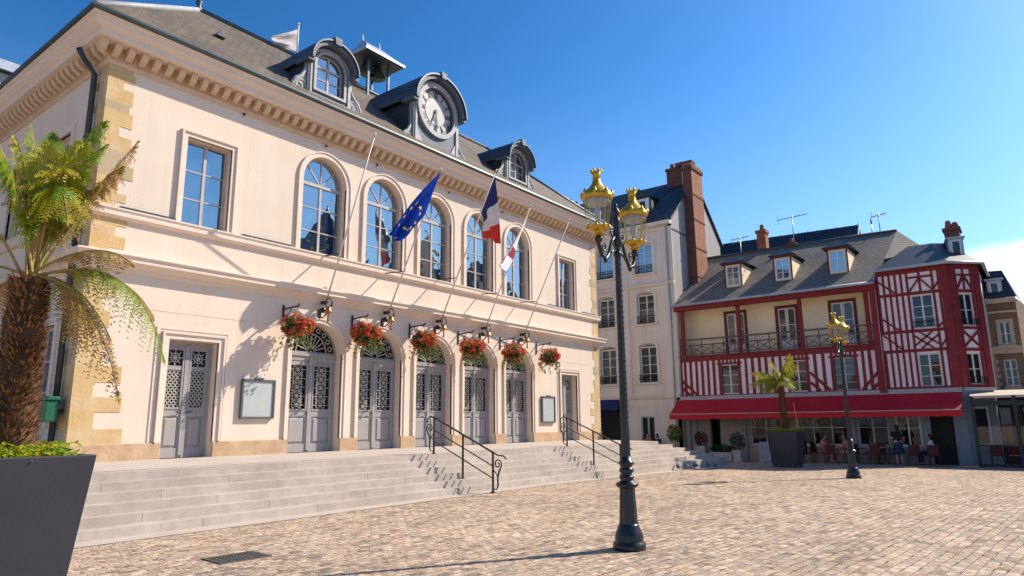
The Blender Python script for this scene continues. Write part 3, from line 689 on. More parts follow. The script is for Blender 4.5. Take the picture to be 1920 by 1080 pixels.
for c in arch_c:
    zt = 3.46; d = .29
    mb = MB(F)
    mb.box(c-door_h, c-door_h+.07, d-.02, d+.08, ZB, 3.68); mb.box(c+door_h-.07, c+door_h, d-.02, d+.08, ZB, 3.68)
    mb.box(c-door_h+.07, c+door_h-.07, d-.02, d+.08, zt, zt+.13); mb.box(c-door_h+.03, c+door_h-.03, d-.06, d-.021, zt+.13, zt+.20); mb.box(c-door_h+.07, c+door_h-.07, d-.015, d+.08, zt+.131, zt+.26)
    mb.prism([(c-.10, zt-.14), (c+.10, zt-.14), (c+.07, zt+.10), (c-.07, zt+.10)], d-.07, d-.021)
    mb.ring(openline(c-door_h, c+door_h, 3.68, 3.69, .85, 20), openline(c-door_h+.06, c+door_h-.06, 3.68, 3.69, .79, 20), d-.02, d+.06, closed=False)
    fr = mb.build('door_frame', lilac, hall)
    mb = MB(F); mb.prism(shape(c-door_h+.03, c+door_h-.03, zt+.26, 3.74, .80), d+.045, d+.05); mb.build('fanlight_pane', g_dark, fr)
    mb = MB(F); zc = zt+.27
    for k in range(1, 10):
        t = pi*k/10; r = .52
        mb.beam((c+.10*cos(t), zc+.10*sin(t)), (c+r*cos(t), zc+r*sin(t)), .022, d+.01, d+.03)
    for r in (.52, .12):
        n_ = 18; mb.ring([(c+r*cos(pi*k/n_), zc+r*sin(pi*k/n_)) for k in range(n_+1)], [(c+(r-.022)*cos(pi*k/n_), zc+(r-.022)*sin(pi*k/n_)) for k in range(n_+1)], d+.01, d+.03, closed=False)
    for k in range(9):
        t = pi*(k+.5)/9; q = .655
        n_ = 8; mb.ring([(c+q*cos(t)+.075*cos(2*pi*j/n_), zc+q*sin(t)+.075*sin(2*pi*j/n_)) for j in range(n_)], [(c+q*cos(t)+.055*cos(2*pi*j/n_), zc+q*sin(t)+.055*sin(2*pi*j/n_)) for j in range(n_)], d+.01, d+.03)
    mb.build('fanlight_grille', grille_m, fr)
    leafdoor(hall, F, c-door_h+.07, c+door_h-.07, ZB+.04, zt, d, 'star')
for sgn in (-1, 1):
    c = XC+sgn*SO
    mb = MB(F); mb.ring(openline(c-sdoor_h, c+sdoor_h, ZB, 3.70), openline(c-sdoor_h+.06, c+sdoor_h-.06, ZB, 3.62), .26, .34, closed=False); mb.build('door_frame', lilac, hall)
    leafdoor(hall, F, c-sdoor_h+.06, c+sdoor_h-.06, ZB+.04, 3.62, .28, 'lattice')
# downpipe on the shaded side
mb = MB(); px, py = X0-.11, D+.52
mb.tube([(X0-.5, py, 10.3), (X0-.35, py, 10.05), (px, py, 9.8), (px, py, .4)], .065, 10)
for z in (2.2, 4.2, 6.0, 8.2): mb.lathe([(.085, -.04), (.085, .04)], (px, py, z), 10)
mb.build('downpipe', gutter_m, hall)
# roof
EY0, EY1, EX0, EX1, EZ = D-.66, YB+.66, X0-.66, X1+.66, 10.86
RY, RZ = (EY0+EY1)/2, 14.72; RUN = RY-EY0; RX0, RX1 = EX0+RUN, EX1-RUN
mb = MB()
mb.add([(EX0, EY0, EZ), (EX1, EY0, EZ), (RX1, RY, RZ), (RX0, RY, RZ), (EX1, EY1, EZ), (EX0, EY1, EZ)],
       [(0, 1, 2, 3), (4, 5, 3, 2)], 0)
mb.add([(EX0, EY0, EZ), (EX1, EY0, EZ), (RX1, RY, RZ), (RX0, RY, RZ), (EX1, EY1, EZ), (EX0, EY1, EZ)], [(5, 0, 3), (1, 4, 2)], 1)
roof = mb.build('roof', [slate, slate_y], hall)
def rz(y): return EZ+(RZ-EZ)*(y-EY0)/RUN
mb = MB()
mb.tube([(RX0, RY, RZ+.04), (RX1, RY, RZ+.04)], .085, 6); mb.tube([(EX1, EY0, EZ+.02), (RX1, RY, RZ+.03)], .07, 6)
mb.lathe([(.10, -.1), (.12, 0), (.05, .1), (.11, .2), (.09, .28), (0.0, .36)], (RX0, RY, RZ+.06), 10)
mb.build('ridge_capping', lead, roof)
mb = MB(); mb.tube([(EX0, EY0, EZ+.02), (RX0, RY, RZ+.03)], .085, 6); mb.build('hip_flashing', zinc_pale, roof)
mb = MB(); mb.prism([(-.14, 0), (.14, 0), (0, .22)], 17.4, 17.9); o_ = Matrix.Translation((11.25-2.2, 0, rz(17.6)-.05))
mb.M = o_; mb.v = [o_ @ v for v in mb.v]; mb.build('roof_vent', lead, roof)

def dormer(xc, hw, zb, zs, rise, kind):
    yf = D-.02
    def outline(h, r, z0): return shape(xc-h, xc+h, z0, zs, r, 18)
    mb = MB(F)
    mb.M = IDM
    P = [(u, z) for u, z in outline(hw, rise+.14, zb)]
    n = len(P); back = 2.9
    vs = [(u, yf+.22, z) for u, z in P] + [(u, yf+.22+back, z) for u, z in P]
    mb.add(vs, [(i, (i+1) % n, (i+1) % n+n, i+n) for i in range(n)] + [tuple(range(n))])
    dm = mb.build('clock_dormer' if kind == 'clock' else 'dormer', slate_dx, hall)
    iw, ir = hw*.66, rise*.70
    mb = MB()
    hole = shape(xc-iw, xc+iw, zb+.30, zs, ir, 18)
    if kind == 'clock':
        cz, cr = 12.78, .86
        hole = [(xc+cr*cos(2*pi*k/40), cz+cr*sin(2*pi*k/40)) for k in range(40)]
    mb.panel(outline(hw*.94, rise, zb), [hole], yf, .2, 1)
    mb.ring(shape(xc-hw*.94, xc+hw*.94, zb, zs, rise, 18), shape(xc-hw*.86, xc+hw*.86, zb+.1, zs, rise-.09, 18), yf-.05, yf+.02)
    if kind == 'clock':
        mb.ring([(xc+1.02*cos(2*pi*k/40), cz+1.02*sin(2*pi*k/40)) for k in range(40)], [(xc+.86*cos(2*pi*k/40), cz+.86*sin(2*pi*k/40)) for k in range(40)], yf-.10, yf+.05)
        for s in (-1, 1): mb.prism([(xc+s*hw*.86, zb+.12), (xc+s*hw*.52, zb+.12), (xc+s*hw*.86, zb+.75)], yf-.03, yf+.01)
    else:
        mb.ring(shape(xc-iw-.09, xc+iw+.09, zb+.22, zs, ir+.09, 18), shape(xc-iw, xc+iw, zb+.30, zs, ir, 18), yf-.05, yf+.02)
    mb.box(xc-hw*1.02, xc+hw*1.02, yf-.09, yf+.15, zb-.10, zb+.001)
    for s in (-1, 1): mb.box(xc+s*hw*.95-.05, xc+s*hw*.95+.05, yf-.02, yf+.22, zb+.0, zs)
    mb.build('dormer_front', [zinc_pale, zinc_grey], dm)
    # heavy arched hood
    mb = MB(); n_ = 18
    def arc(h, r): return [(xc+h*cos(pi*k/n_), zs+r*sin(pi*k/n_)) for k in range(n_+1)]
    mb.ring(arc(hw*1.08, rise+.17), arc(hw*.96, rise+.04), yf-.26, yf+.4, closed=False)
    mb.ring(arc(hw*1.14, rise+.23), arc(hw*1.09, rise+.175), yf-.34, yf+2.4, 1, closed=False)
    for s in (-1, 1): mb.box(xc+s*hw*1.05-.12, xc+s*hw*1.05+.12, yf-.22, yf+.4, zs-.10, zs+.02)
    mb.prism([(xc-.10, zs+rise+.08), (xc+.10, zs+rise+.08), (xc+.14, zs+rise+.32), (xc-.14, zs+rise+.32)], yf-.38, yf-.05)
    mb.build('dormer_hood', [zinc_grey, lead], dm)
    for s in (-1, 1):                     # side volutes
        mb = MB()
        b0 = xc+s*hw*.98; pts = []
        for k in range(26):
            t = k/25*2.6*pi; r = .24*(1-k/34); pts.append((b0+s*(.26)+s*r*cos(t+pi)*.8, yf+.08, zb+.20+r*sin(t+.3)))
        mb.tube(pts, .05, 6)
        pts = [(b0+s*.04, yf+.08, zb+1.05), (b0+s*.08, yf+.08, zb+.75), (b0+s*.2, yf+.08, zb+.52), (b0+s*.38, yf+.08, zb+.40), (b0+s*.5, yf+.08, zb+.2), (b0+s*.42, yf+.08, zb+.0)]
        mb.tube(pts, [.05, .06, .075, .07, .06, .05], 6)
        mb.prism([(b0, zb-.05), (b0+s*.46, zb-.05), (b0+s*.40, zb+.3), (b0+s*.14, zb+.55), (b0, zb+.9)], yf+.06, yf+.14)
        mb.build('scroll', zinc_pale, dm)
    if kind != 'clock':
        mbw = MB(); u0, u1, z0 = xc-iw, xc+iw, zb+.30; d = yf+.10
        mbw.ring(shape(u0, u1, z0, zs, ir, 18), shape(u0+.05, u1-.05, z0+.05, zs, ir-.05, 18), d, d+.06)
        mbw.box(xc-.035, xc+.035, d, d+.05, z0+.05, zs+ir-.05); mbw.box(u0+.05, u1-.05, d-.005, d+.055, zs-.06, zs)
        mbw.box(u0+.05, u1-.05, d+.01, d+.045, (z0+zs)/2-.02, (z0+zs)/2+.012)
        mbw.build('window_frame', winwood, dm)
        g = MB(); g.prism(shape(u0+.02, u1-.02, z0+.02, zs, ir-.02, 18), d+.03, d+.035); g.build('pane', g_sky if kind == 'a' else g_mid, dm)
    else:
        g = MB(); g.prism([(xc+.87*cos(2*pi*k/40), cz+.87*sin(2*pi*k/40)) for k in range(40)], yf+.06, yf+.10); g.build('clock_face', dial_m, dm)
        mb = MB(); mb.ring([(xc+.865*cos(2*pi*k/40), cz+.865*sin(2*pi*k/40)) for k in range(40)], [(xc+.79*cos(2*pi*k/40), cz+.79*sin(2*pi*k/40)) for k in range(40)], yf+.02, yf+.06); mb.build('clock_rim', lead, dm)
        mb = MB()
        rom = ['XII', 'I', 'II', 'III', 'IIII', 'V', 'VI', 'VII', 'VIII', 'IX', 'X', 'XI']
        for k, s in enumerate(rom):
            t = pi/2-2*pi*k/12; rad = Vector((cos(t), sin(t))); tan = Vector((sin(t), -cos(t))); h = .115; w = .052
            wid = {'I': .055, 'V': .11, 'X': .11}; tot = sum(wid[ch] for ch in s); x = -tot/2
            def P(a, b_): q = Vector((xc, cz))+rad*(.66+b_)+tan*a; return (q.x, q.y)
            for ch in s:
                m_ = x+wid[ch]/2
                if ch == 'I': mb.beam(P(m_, -h), P(m_, h), .030, yf+.045, yf+.06)
                elif ch == 'V': mb.beam(P(m_-.05, h), P(m_, -h), .032, yf+.045, yf+.06); mb.beam(P(m_+.05, h), P(m_, -h), .018, yf+.044, yf+.06)
                else: mb.beam(P(m_-.05, h), P(m_+.05, -h), .032, yf+.045, yf+.06); mb.beam(P(m_+.05, h), P(m_-.05, -h), .018, yf+.044, yf+.06)
                x += wid[ch]
        for r in (.54,):
            n_ = 40; mb.ring([(xc+r*cos(2*pi*k/n_), cz+r*sin(2*pi*k/n_)) for k in range(n_)], [(xc+(r-.018)*cos(2*pi*k/n_), cz+(r-.018)*sin(2*pi*k/n_)) for k in range(n_)], yf+.05, yf+.06)
        mb.build('clock_numerals', iron, dm)
        mb = MB()
        for ang, ln, w in ((-82, .62, .05), (-112, .42, .065)):
            t = radians(ang); mb.beam((xc-.1*cos(t), cz-.1*sin(t)), (xc+ln*cos(t), cz+ln*sin(t)), w, yf+.02, yf+.035)
        mb.prism([(xc+.06*cos(2*pi*k/12), cz+.06*sin(2*pi*k/12)) for k in range(12)], yf+.01, yf+.04)
        mb.build('clock_hands', iron, dm)
dormer(arch_c[0]-.02, .78, 11.30, 12.42, .60, 'a')
dormer(XC-.06, 1.16, 11.10, 12.85, 1.02, 'clock')
dormer(arch_c[4]+.02, .80, 11.25, 12.28, .62, 'b')
# bell turret on the ridge
tx, ty = 16.6, RY
mb = MB()
for sx in (-1, 1):
    for sy in (-1, 1): mb.box(tx+sx*.52-.045, tx+sx*.52+.045, ty+sy*.5-.045, ty+sy*.5+.045, RZ-.6, 15.98)
for s in (-1, 1): mb.box(tx-.60, tx+.60, ty+s*.5-.05, ty+s*.5+.05, 15.9, 15.98); mb.box(tx-.02, tx+.02, ty-.5, ty+.5, 15.86, 15.94) if s > 0 else None
bt = mb.build('bell_turret', lead, hall)
mb = MB()
prof = [(1.02, .95, 15.90), (1.02, .95, 16.0), (.97, .9, 16.02), (.70, .62, 16.28), (.50, .28, 16.62), (.46, .06, 16.78)]
vs = []
for a, b_, z in prof: vs += [(tx-a, ty-b_, z), (tx+a, ty-b_, z), (tx+a, ty+b_, z), (tx-a, ty+b_, z)]
fs = [(0, 1, 2, 3)]
for i in range(len(prof)-1):
    for j in range(4): fs.append((i*4+j, i*4+(j+1) % 4, (i+1)*4+(j+1) % 4, (i+1)*4+j))
k = (len(prof)-1)*4; fs.append((k, k+1, k+2, k+3)); mb.add(vs, fs)
for s in (-1, 1): mb.lathe([(.05, 0), (.07, .05), (.02, .1), (.04, .15), (0.005, .34)], (tx+s*.44, ty, 16.77), 8)
mb.build('turret_roof', zinc, bt)
mb = MB(); mb.box(tx-.95, tx+.95, ty-.88, ty+.88, 15.86, 15.895); mb.build('turret_soffit', lead, bt)
for sx, r in ((-.28, .30), (.26, .34)):
    mb = MB(); mb.lathe([(r*1.1, 0), (r, .04), (r*.78, .14), (r*.66, .30), (r*.5, .40), (r*.2, .46), (.02, .5)], (tx+sx, ty-.1, 15.42), 18); mb.build('bell', bronze, bt)

# ------------------------------------------------------------------ flagpoles and flags
POLE_TOPS = [(14.05, 9.65), (13.75, 9.25), (13.5, 9.85), (13.82, 9.30), (13.70, 9.30)]
POLE_LABEL = ['bare white flagpole leaning out above the leftmost arched door', 'white flagpole carrying the blue starred flag', 'white flagpole carrying the blue, white and red striped flag',
              'white flagpole carrying the white and red flag', 'bare white flagpole leaning out above the rightmost arched door']
for c, (ty_, tz), lb in zip(arch_c, POLE_TOPS, POLE_LABEL):
    p = thing('flagpole', lb, 'flagpole', (c, D-.28, 5.2), 'flagpoles on the town hall front')
    a, b_ = Vector((c, D-.30, 5.12)), Vector((c, ty_, tz))
    mb = MB(); mb.tube([a, b_], [.026, .020], 8); mb.build('pole', pole_m, p)
    mb = MB(); mb.tube([b_, b_+(b_-a).normalized()*.10], [.05, .02], 8); mb.build('finial', gold if 'striped' in lb else pole_m, p)
    mb = MB(); mb.box(c-.05, c+.05, D-.33, D-.1, 5.05, 5.14); mb.build('pole_foot', rail_m, p); q = a.lerp(b_, .29); mb = MB(); mb.bar(q, (c, D-.1, q.z+.06), .03, .03); mb.build('pole_stay', rail_m, p)
def cloth(h1, h2, f1, f2, folds, amp, nrm, nu=40, nv=22, sag=0.15, bul=(0, 0, 0)):
    """flag sheet from its hoist edge (h1-h2) to its fly edge (f1-f2), with soft folds"""
    h1, h2, f1, f2, nrm = map(Vector, (h1, h2, f1, f2, nrm)); vs = []
    for i in range(nu+1):
        s = i/nu
        for j in range(nv+1):
            t = j/nv
            p = h1.lerp(h2, t).lerp(f1.lerp(f2, t), s)
            w = amp*min(1, s*2.5)*(sin(2*pi*folds*t+2.2*s+.4)+.45*sin(2*pi*folds*1.7*t-3*s))
            p = p + nrm*w + Vector((0, 0, -sag*sin(pi*s)*(.4+.6*t))) + Vector(bul)*sin(pi*min(1, s*1.05))*(1-t)
            vs.append(p)
    fs = [(i*(nv+1)+j, i*(nv+1)+j+1, (i+1)*(nv+1)+j+1, (i+1)*(nv+1)+j) for i in range(nu) for j in range(nv)]
    return vs, fs, nu, nv
def flag(name, label, quad, folds, amp, nrm, colour, mats, cat='flag', **kw):
    vs, fs, nu, nv = cloth(*quad, folds, amp, nrm, **kw)
    mb = MB(); mb.v = vs; mb.f = fs; mb.smooth = [True]*len(fs)
    mb.mi = [colour((k//nv+.5)/nu, (k % nv+.5)/nv) for k in range(len(fs))]
    o = mb.build(name, mats, None); tag(o, label, cat)
    s = o.modifiers.new('thickness', 'SOLIDIFY'); s.thickness = .006
    return o, vs, nu, nv
def on_pole(i, dist):
    a, b_ = Vector((arch_c[i], D-.30, 5.12)), Vector((arch_c[i], POLE_TOPS[i][0], POLE_TOPS[i][1])); return b_+(a-b_).normalized()*dist + Vector((0, -.03, 0))
ef, evs, enu, env = flag('flag', 'dark blue flag with a ring of yellow stars drooping to the left of its pole',
     (on_pole(1, .04), on_pole(1, 1.45), (12.86, 14.3, 7.05), (13.45, 14.55, 6.98)), 1.6, .10, (.4, -.9, .1), lambda s, t: 0, [flag_blue], sag=.14, bul=(-.30, 0, -.12))
for k in range(12):                        # ring of twelve stars sewn through the cloth
    s = .52+.24*cos(2*pi*k/12); t = .5+.36*sin(2*pi*k/12)
    i, j = int(s*enu), int(t*env); c_ = evs[i*(env+1)+j]
    du = (evs[(i+1)*(env+1)+j]-evs[(i-1)*(env+1)+j]).normalized(); dv = (evs[i*(env+1)+j+1]-evs[i*(env+1)+j-1]); dv = (dv-du*dv.dot(du)).normalized(); nn = du.cross(dv)
    ring_ = [c_+du*r*cos(pi/2+pi*q/5)+dv*r*sin(pi/2+pi*q/5) for q in range(10) for r in ((.075 if q % 2 == 0 else .032),)]
    mb = MB(); mb.add([v+nn*.011 for v in ring_]+[v-nn*.011 for v in ring_], [tuple(range(10)), tuple(range(19, 9, -1))]+[(q, (q+1) % 10, (q+1) % 10+10, q+10) for q in range(10)]); mb.build('star', star_m, ef)
flag('flag', 'blue, white and red vertical striped flag hanging straight down from its pole',
     (on_pole(2, .12), on_pole(2, 1.45), (16.95, 13.55, 7.45), (16.95, 14.1, 7.75)), 1.3, .09, (.6, -.8, 0), lambda s, t: 0 if s < .36 else (1 if s < .70 else 2), [flag_navy, flag_white, flag_red], sag=.05)
flag('flag', 'narrow white flag with a red patch hanging close to its pole',
     (on_pole(3, .10), on_pole(3, 1.5), (17.48, 13.9, 6.95), (17.85, 14.15, 6.65)), 1.2, .09, (.5, -.85, 0), lambda s, t: 1 if .38 < s < .62 and t > .42 else 0, [flag_white, cl_red], sag=.1)
rp = thing('flagpole', 'slim white flagpole standing on the slate roof ridge behind the left dormer', 'flagpole', (13.2, RY, RZ))
mb = MB(); mb.tube([(13.2, RY, RZ-.1), (13.2, RY, 16.05)], .03, 8); mb.lathe([(.05, 0), (.05, .07), (.01, .1)], (13.2, RY, 16.03), 8); mb.build('pole', pole_m, rp)
flag('flag', 'faded greyish flag drooping from the pole on the roof ridge', ((13.17, RY, 15.85), (13.17, RY, 14.95), (12.05, RY-.15, 14.98), (12.15, RY-.1, 14.70)), 1.4, .08, (.3, -.95, 0), lambda s, t: 0, [flag_pale], sag=.05)

# ------------------------------------------------------------------ wall lanterns above the doors
def wall_lantern(x, label):
    L = thing('wall_lantern', label, 'lantern', (x, D, 4.9), 'lanterns above the arched doors')
    y = D-.42
    mb = MB(); mb.box(x-.05, x+.05, D-.03, D-.001, 4.62, 4.92)
    mb.tube([(x, D-.02, 4.70), (x, D-.16, 4.66), (x, D-.28, 4.74), (x, y, 4.82)], .020, 6); mb.tube([(x, D-.02, 4.88), (x, D-.2, 4.90), (x, D-.28, 4.76)], .012, 6)
    mb.lathe([(.05, -.05), (.085, 0), (.085, .07), (.04, .10)], (x-.0, D-.16, 4.86), 10); mb.build('bracket', iron, L)
    mb = MB()
    for k in range(16): pass
    mb.tube([(x+.125*cos(2*pi*k/18), y, 5.06+.145*sin(2*pi*k/18)) for k in range(18)], .014, 6, closed=True)
    mb.tube([(x, y+.125*cos(2*pi*k/18), 5.06+.145*sin(2*pi*k/18)) for k in range(18)], .012, 6, closed=True); mb.build('lantern_hoop', rail_m, L)
    mb = MB(); mb.lathe([(.02, 4.95), (.075, 4.98), (.10, 5.05), (.085, 5.13), (.03, 5.18)], (x, y, 0), 12); mb.build('globe', clear, L)
    mb = MB(); mb.lathe([(.015, 4.52), (.045, 4.56), (.02, 4.61), (.03, 4.66), (.022, 4.74), (.055, 4.78), (.12, 4.80), (.12, 4.83), (.06, 4.86), (.08, 4.93), (.03, 4.96)], (x, y, 0), 12); mb.build('lantern_base', copper, L)
LN = ['leftmost copper and iron wall lantern, above the first arched door', 'copper wall lantern above the second arched door from the left', 'copper wall lantern above the middle arched door', 'copper wall lantern above the fourth arched door from the left', 'rightmost copper wall lantern, above the last arched door']
for c, lb in zip(arch_c, LN): wall_lantern(c, lb)

# ------------------------------------------------------------------ flower baskets on brackets
def blob_plants(mb, c, rx, ry, rz_, n, size, mi, rnd, squash=0, low=-1.0):
    for _ in range(n):
        while True:
            p = Vector((rnd.uniform(-1, 1), rnd.uniform(-1, 1), rnd.uniform(low, 1)))
            if .35 < p.length < 1: break
        q = Vector((c[0]+p.x*rx, c[1]+p.y*ry, c[2]+p.z*rz_))
        a = Vector((rnd.gauss(0, 1), rnd.gauss(0, 1), rnd.gauss(0, .7)+.4)).normalized(); t = a.orthogonal().normalized(); t.rotate(Matrix.Rotation(rnd.uniform(0, 6.28), 3, a)); b_ = a.cross(t)
        s = size*rnd.uniform(.6, 1.3)
        mb.add([q-t*s, q+b_*s*.55+a*s*.15, q+t*s, q-b_*s*.55+a*s*.15], [(0, 1, 2, 3)], mi if isinstance(mi, int) else rnd.choice(mi))
def flower(mb, q, s, mi, rnd):
    a = Vector((rnd.gauss(0, .5), rnd.gauss(0, .5)-.5, rnd.gauss(0, .5)+.4)).normalized(); t = a.orthogonal().normalized(); b_ = a.cross(t)
    for k in range(5):
        an = 2*pi*k/5; d = t*cos(an)+b_*sin(an); e = t*cos(an+.5)+b_*sin(an+.5); f_ = t*cos(an-.5)+b_*sin(an-.5)
        mb.add([q, q+e*s*.7+a*s*.2, q+d*s, q+f_*s*.7+a*s*.2], [(0, 1, 2, 3)], mi)
def basket(x, seed, label, blabel):
    rnd = random.Random(seed)
    br = thing('wall_bracket', blabel, 'bracket', (x, D, 4.55), 'iron brackets holding the flower baskets')
    mb = MB(); mb.box(x-.025, x+.025, D-.03, D-.001, 4.42, 4.90); mb.build('wall_plate', rail_m, br)
    mb = MB(); mb.bar((x, D-.02, 4.78), (x, D-.70, 4.80), .03, .04); mb.tube([(x, D-.72, 4.80+.0), (x, D-.76, 4.84), (x, D-.70, 4.86), (x, D-.68, 4.80)], .014, 6); mb.tube([(x, D-.03, 4.52), (x, D-.22, 4.58), (x, D-.38, 4.76)], .012, 6); mb.build('arm', rail_m, br)
    bx, by, bz = x, D-.66, 4.24
    B = thing('flower_basket', label, 'flower basket', (bx, by, bz), 'hanging flower baskets along the town hall')
    mb = MB(); mb.lathe([(.05, -.22), (.16, -.19), (.24, -.08), (.27, .04)], (bx, by, bz), 14); mb.build('pot', soil, B)
    mb = MB()
    for k in range(3): mb.tube([(bx+.25*cos(2.1*k), by+.25*sin(2.1*k), bz+.05), (bx, by, bz+.54)], .006, 4)
    mb.build('chain', rail_m, B)
    mb = MB(); blob_plants(mb, (bx, by, bz+.03), .39, .38, .27, 560, .055, (0, 1, 1, 2), rnd)
    for k in range(14):                     # trailing stems
        an = rnd.uniform(0, 6.28); r = rnd.uniform(.28, .50); L_ = rnd.uniform(.12, .5)
        blob_plants(mb, (bx+r*cos(an), by+r*sin(an), bz-.20-L_*.4), .06, .06, L_*.7, 20, .042, (0, 1, 1, 2), rnd)
    mb.build('foliage', [leaf_d, leaf_m, leaf_y], B)
    mb = MB()
    for _ in range(int(rnd.uniform(170, 250))):
        while True:
            p = Vector((rnd.gauss(0, 1), rnd.gauss(0, 1)-.25, rnd.gauss(0, .9)+.15))
            if p.length > .1: break
        p.normalize(); p *= rnd.uniform(.88, 1.12)
        if sin(5*p.x+seed)+sin(6*p.z+2*seed)+sin(4*p.y) < -.55: continue
        flower(mb, Vector((bx+p.x*.41, by+p.y*.40, bz+.04+p.z*.29)), rnd.uniform(.055, .10), rnd.choice((0, 0, 0, 1, 1, 2)), rnd)
    mb.build('flowers', [petal_r, petal_o, petal_p], B)
BX = [XC+SP*(k-.5) for k in (-2, -1, 0, 1, 2)] + [XC+SP*2.5]
BL = ['hanging basket of red and orange flowers nearest the left side door', 'flower basket between the first and second arched doors', 'flower basket between the second and middle arched doors', 'flower basket between the middle and fourth arched doors', 'flower basket between the fourth and last arched doors', 'flower basket on bare wall right of the last arched door']
BB = ['iron arm on the wall left of the first arched door', 'iron arm on the pier between first and second arched doors', 'iron arm on the pier between second and middle arched doors', 'iron arm on the pier between middle and fourth arched doors', 'iron arm on the pier between fourth and last arched doors', 'iron arm on the wall right of the last arched door']
for k, x in enumerate(BX): basket(x, k+3, BL[k], BB[k])

# ------------------------------------------------------------------ notice boards, letter box, drain cover
def notice(x0, x1, z0, z1, label):
    n = thing('notice_board', label, 'notice board', ((x0+x1)/2, D, z0))
    mb = MB(F); mb.ring(shape(x0, x1, z0, z1), shape(x0+.05, x1-.05, z0+.05, z1-.05), -.09, -.0005); mb.box((x0+x1)/2-.12, (x0+x1)/2+.12, -.10, -.02, z1+.001, z1+.035); mb.build('frame', boardframe, n)
    mb = MB(F); mb.box(x0+.05, x1-.05, -.06, -.002, z0+.05, z1-.05); mb.build('display_panel', board_m, n)
notice(9.66, 10.62, 1.84, 2.84, 'large blank notice board in dark frame left of the arched doors')
notice(22.86, 23.80, 1.68, 2.74, 'small blank notice board in dark frame right of the arched doors')
t = thing('wall_box', 'green plastic box fixed to the downpipe on the shaded side wall', 'box', (X0-.35, 16.75, 1.8))
mb = MB(); mb.box(X0-.42, X0-.18, 16.32, 16.95, 1.78, 2.22); mb.prism([(X0-.44, 2.221), (X0-.16, 2.221), (X0-.2, 2.30), (X0-.4, 2.30)], 16.28, 16.98); mb.build('body', boxgreen, t, bevel=.02)
mb = MB(); mb.box(X0-.180, X0-.0, 16.5, 16.56, 1.95, 2.05); mb.build('mount', iron, t)
t = thing('manhole_cover', 'rectangular cast iron manhole cover set in the cobbles', 'manhole cover', (5.15, 8.45, 0))
mb = MB(Matrix.Translation((5.15, 8.45, 0)) @ Matrix.Rotation(radians(-4), 4, 'Z')); mb.box(-.345, .345, -.255, .255, -.02, .014)
for i in range(7):
    for j in range(5): mb.box(-.28+i*.085, -.23+i*.085, -.21+j*.09, -.16+j*.09, .0141, .020)
mb.build('cover', manhole_m, t)

# ------------------------------------------------------------------ handrails on the steps
def handrail(x, label):
    H = thing('handrail', label, 'handrail', (x, Y1, 0), 'handrails down the stone steps')
    ys = [10.98, 11.97, 13.0]; zs_ = [.012, step_z(11.97), 6*R_]
    def line(y, h): return h + (y-10.98)/(13.0-10.98)*(6*R_-.012)+.012
    for y, z in zip(ys, zs_):
        mb = MB(); mb.box(x-.02, x+.02, y-.02, y+.02, z, line(y, .94)); mb.lathe([(.06, z), (.055, z+.015), (.03, z+.03)], (x, y, 0), 10)
        mb.build('post', rail_m, H)
    mb = MB()
    y0, y1 = ys[0], ys[2]
    mb.bar((x, y0-.02, line(y0-.02, .95)), (x, y1+.0, line(y1, .95)), .05, .035)
    mb.tube([(x, y0, line(y0, .95)), (x, y0-.16, line(y0, .88)), (x, y0-.34, line(y0, .87)), (x, y0-.42, line(y0, .80))], .018, 6)
    mb.tube([(x, y1, line(y1, .95)), (x, y1+.14, line(y1, .98)), (x, y1+.25, line(y1, .90)), (x, y1+.25, line(y1, .80))], .018, 6)
    mb.build('top_rail', rail_m, H)
    for h in (.62, .33):
        mb = MB(); mb.bar((x, y0, line(y0, h)), (x, y1, line(y1, h)), .03, .022); mb.build('lower_rail', rail_m, H)
    for s, y, zz in ((-1, y0, line(y0, .0)), (1, y1, line(y1, 0.))):
        mb = MB()
        pts = [(x, y+s*.02, zz+.08), (x, y+s*.11, zz+.07), (x, y+s*.16, zz+.16), (x, y+s*.15, zz+.34), (x, y+s*.18, zz+.46), (x, y+s*.22, zz+.55)]
        for k in range(20):
            t_ = k/19*2.5*pi; r = .125*(1-k/26); pts.append((x, y+s*(.155+r*cos(t_-.3)*.95), zz+.67+r*sin(t_-.3)))
        mb.tube(pts, [.014]*2+[.022]*4+[.016]*20, 6)
        mb.tube([(x, y+s*.02, zz+.52), (x, y+s*.10, zz+.45), (x, y+s*.15, zz+.37)], .013, 6)
        mb.build('scroll', rail_m, H)
handrail(13.42, 'near wrought iron handrail with scrolled ends on the steps')
handrail(19.85, 'far wrought iron handrail on the steps, partly behind the lamp post')

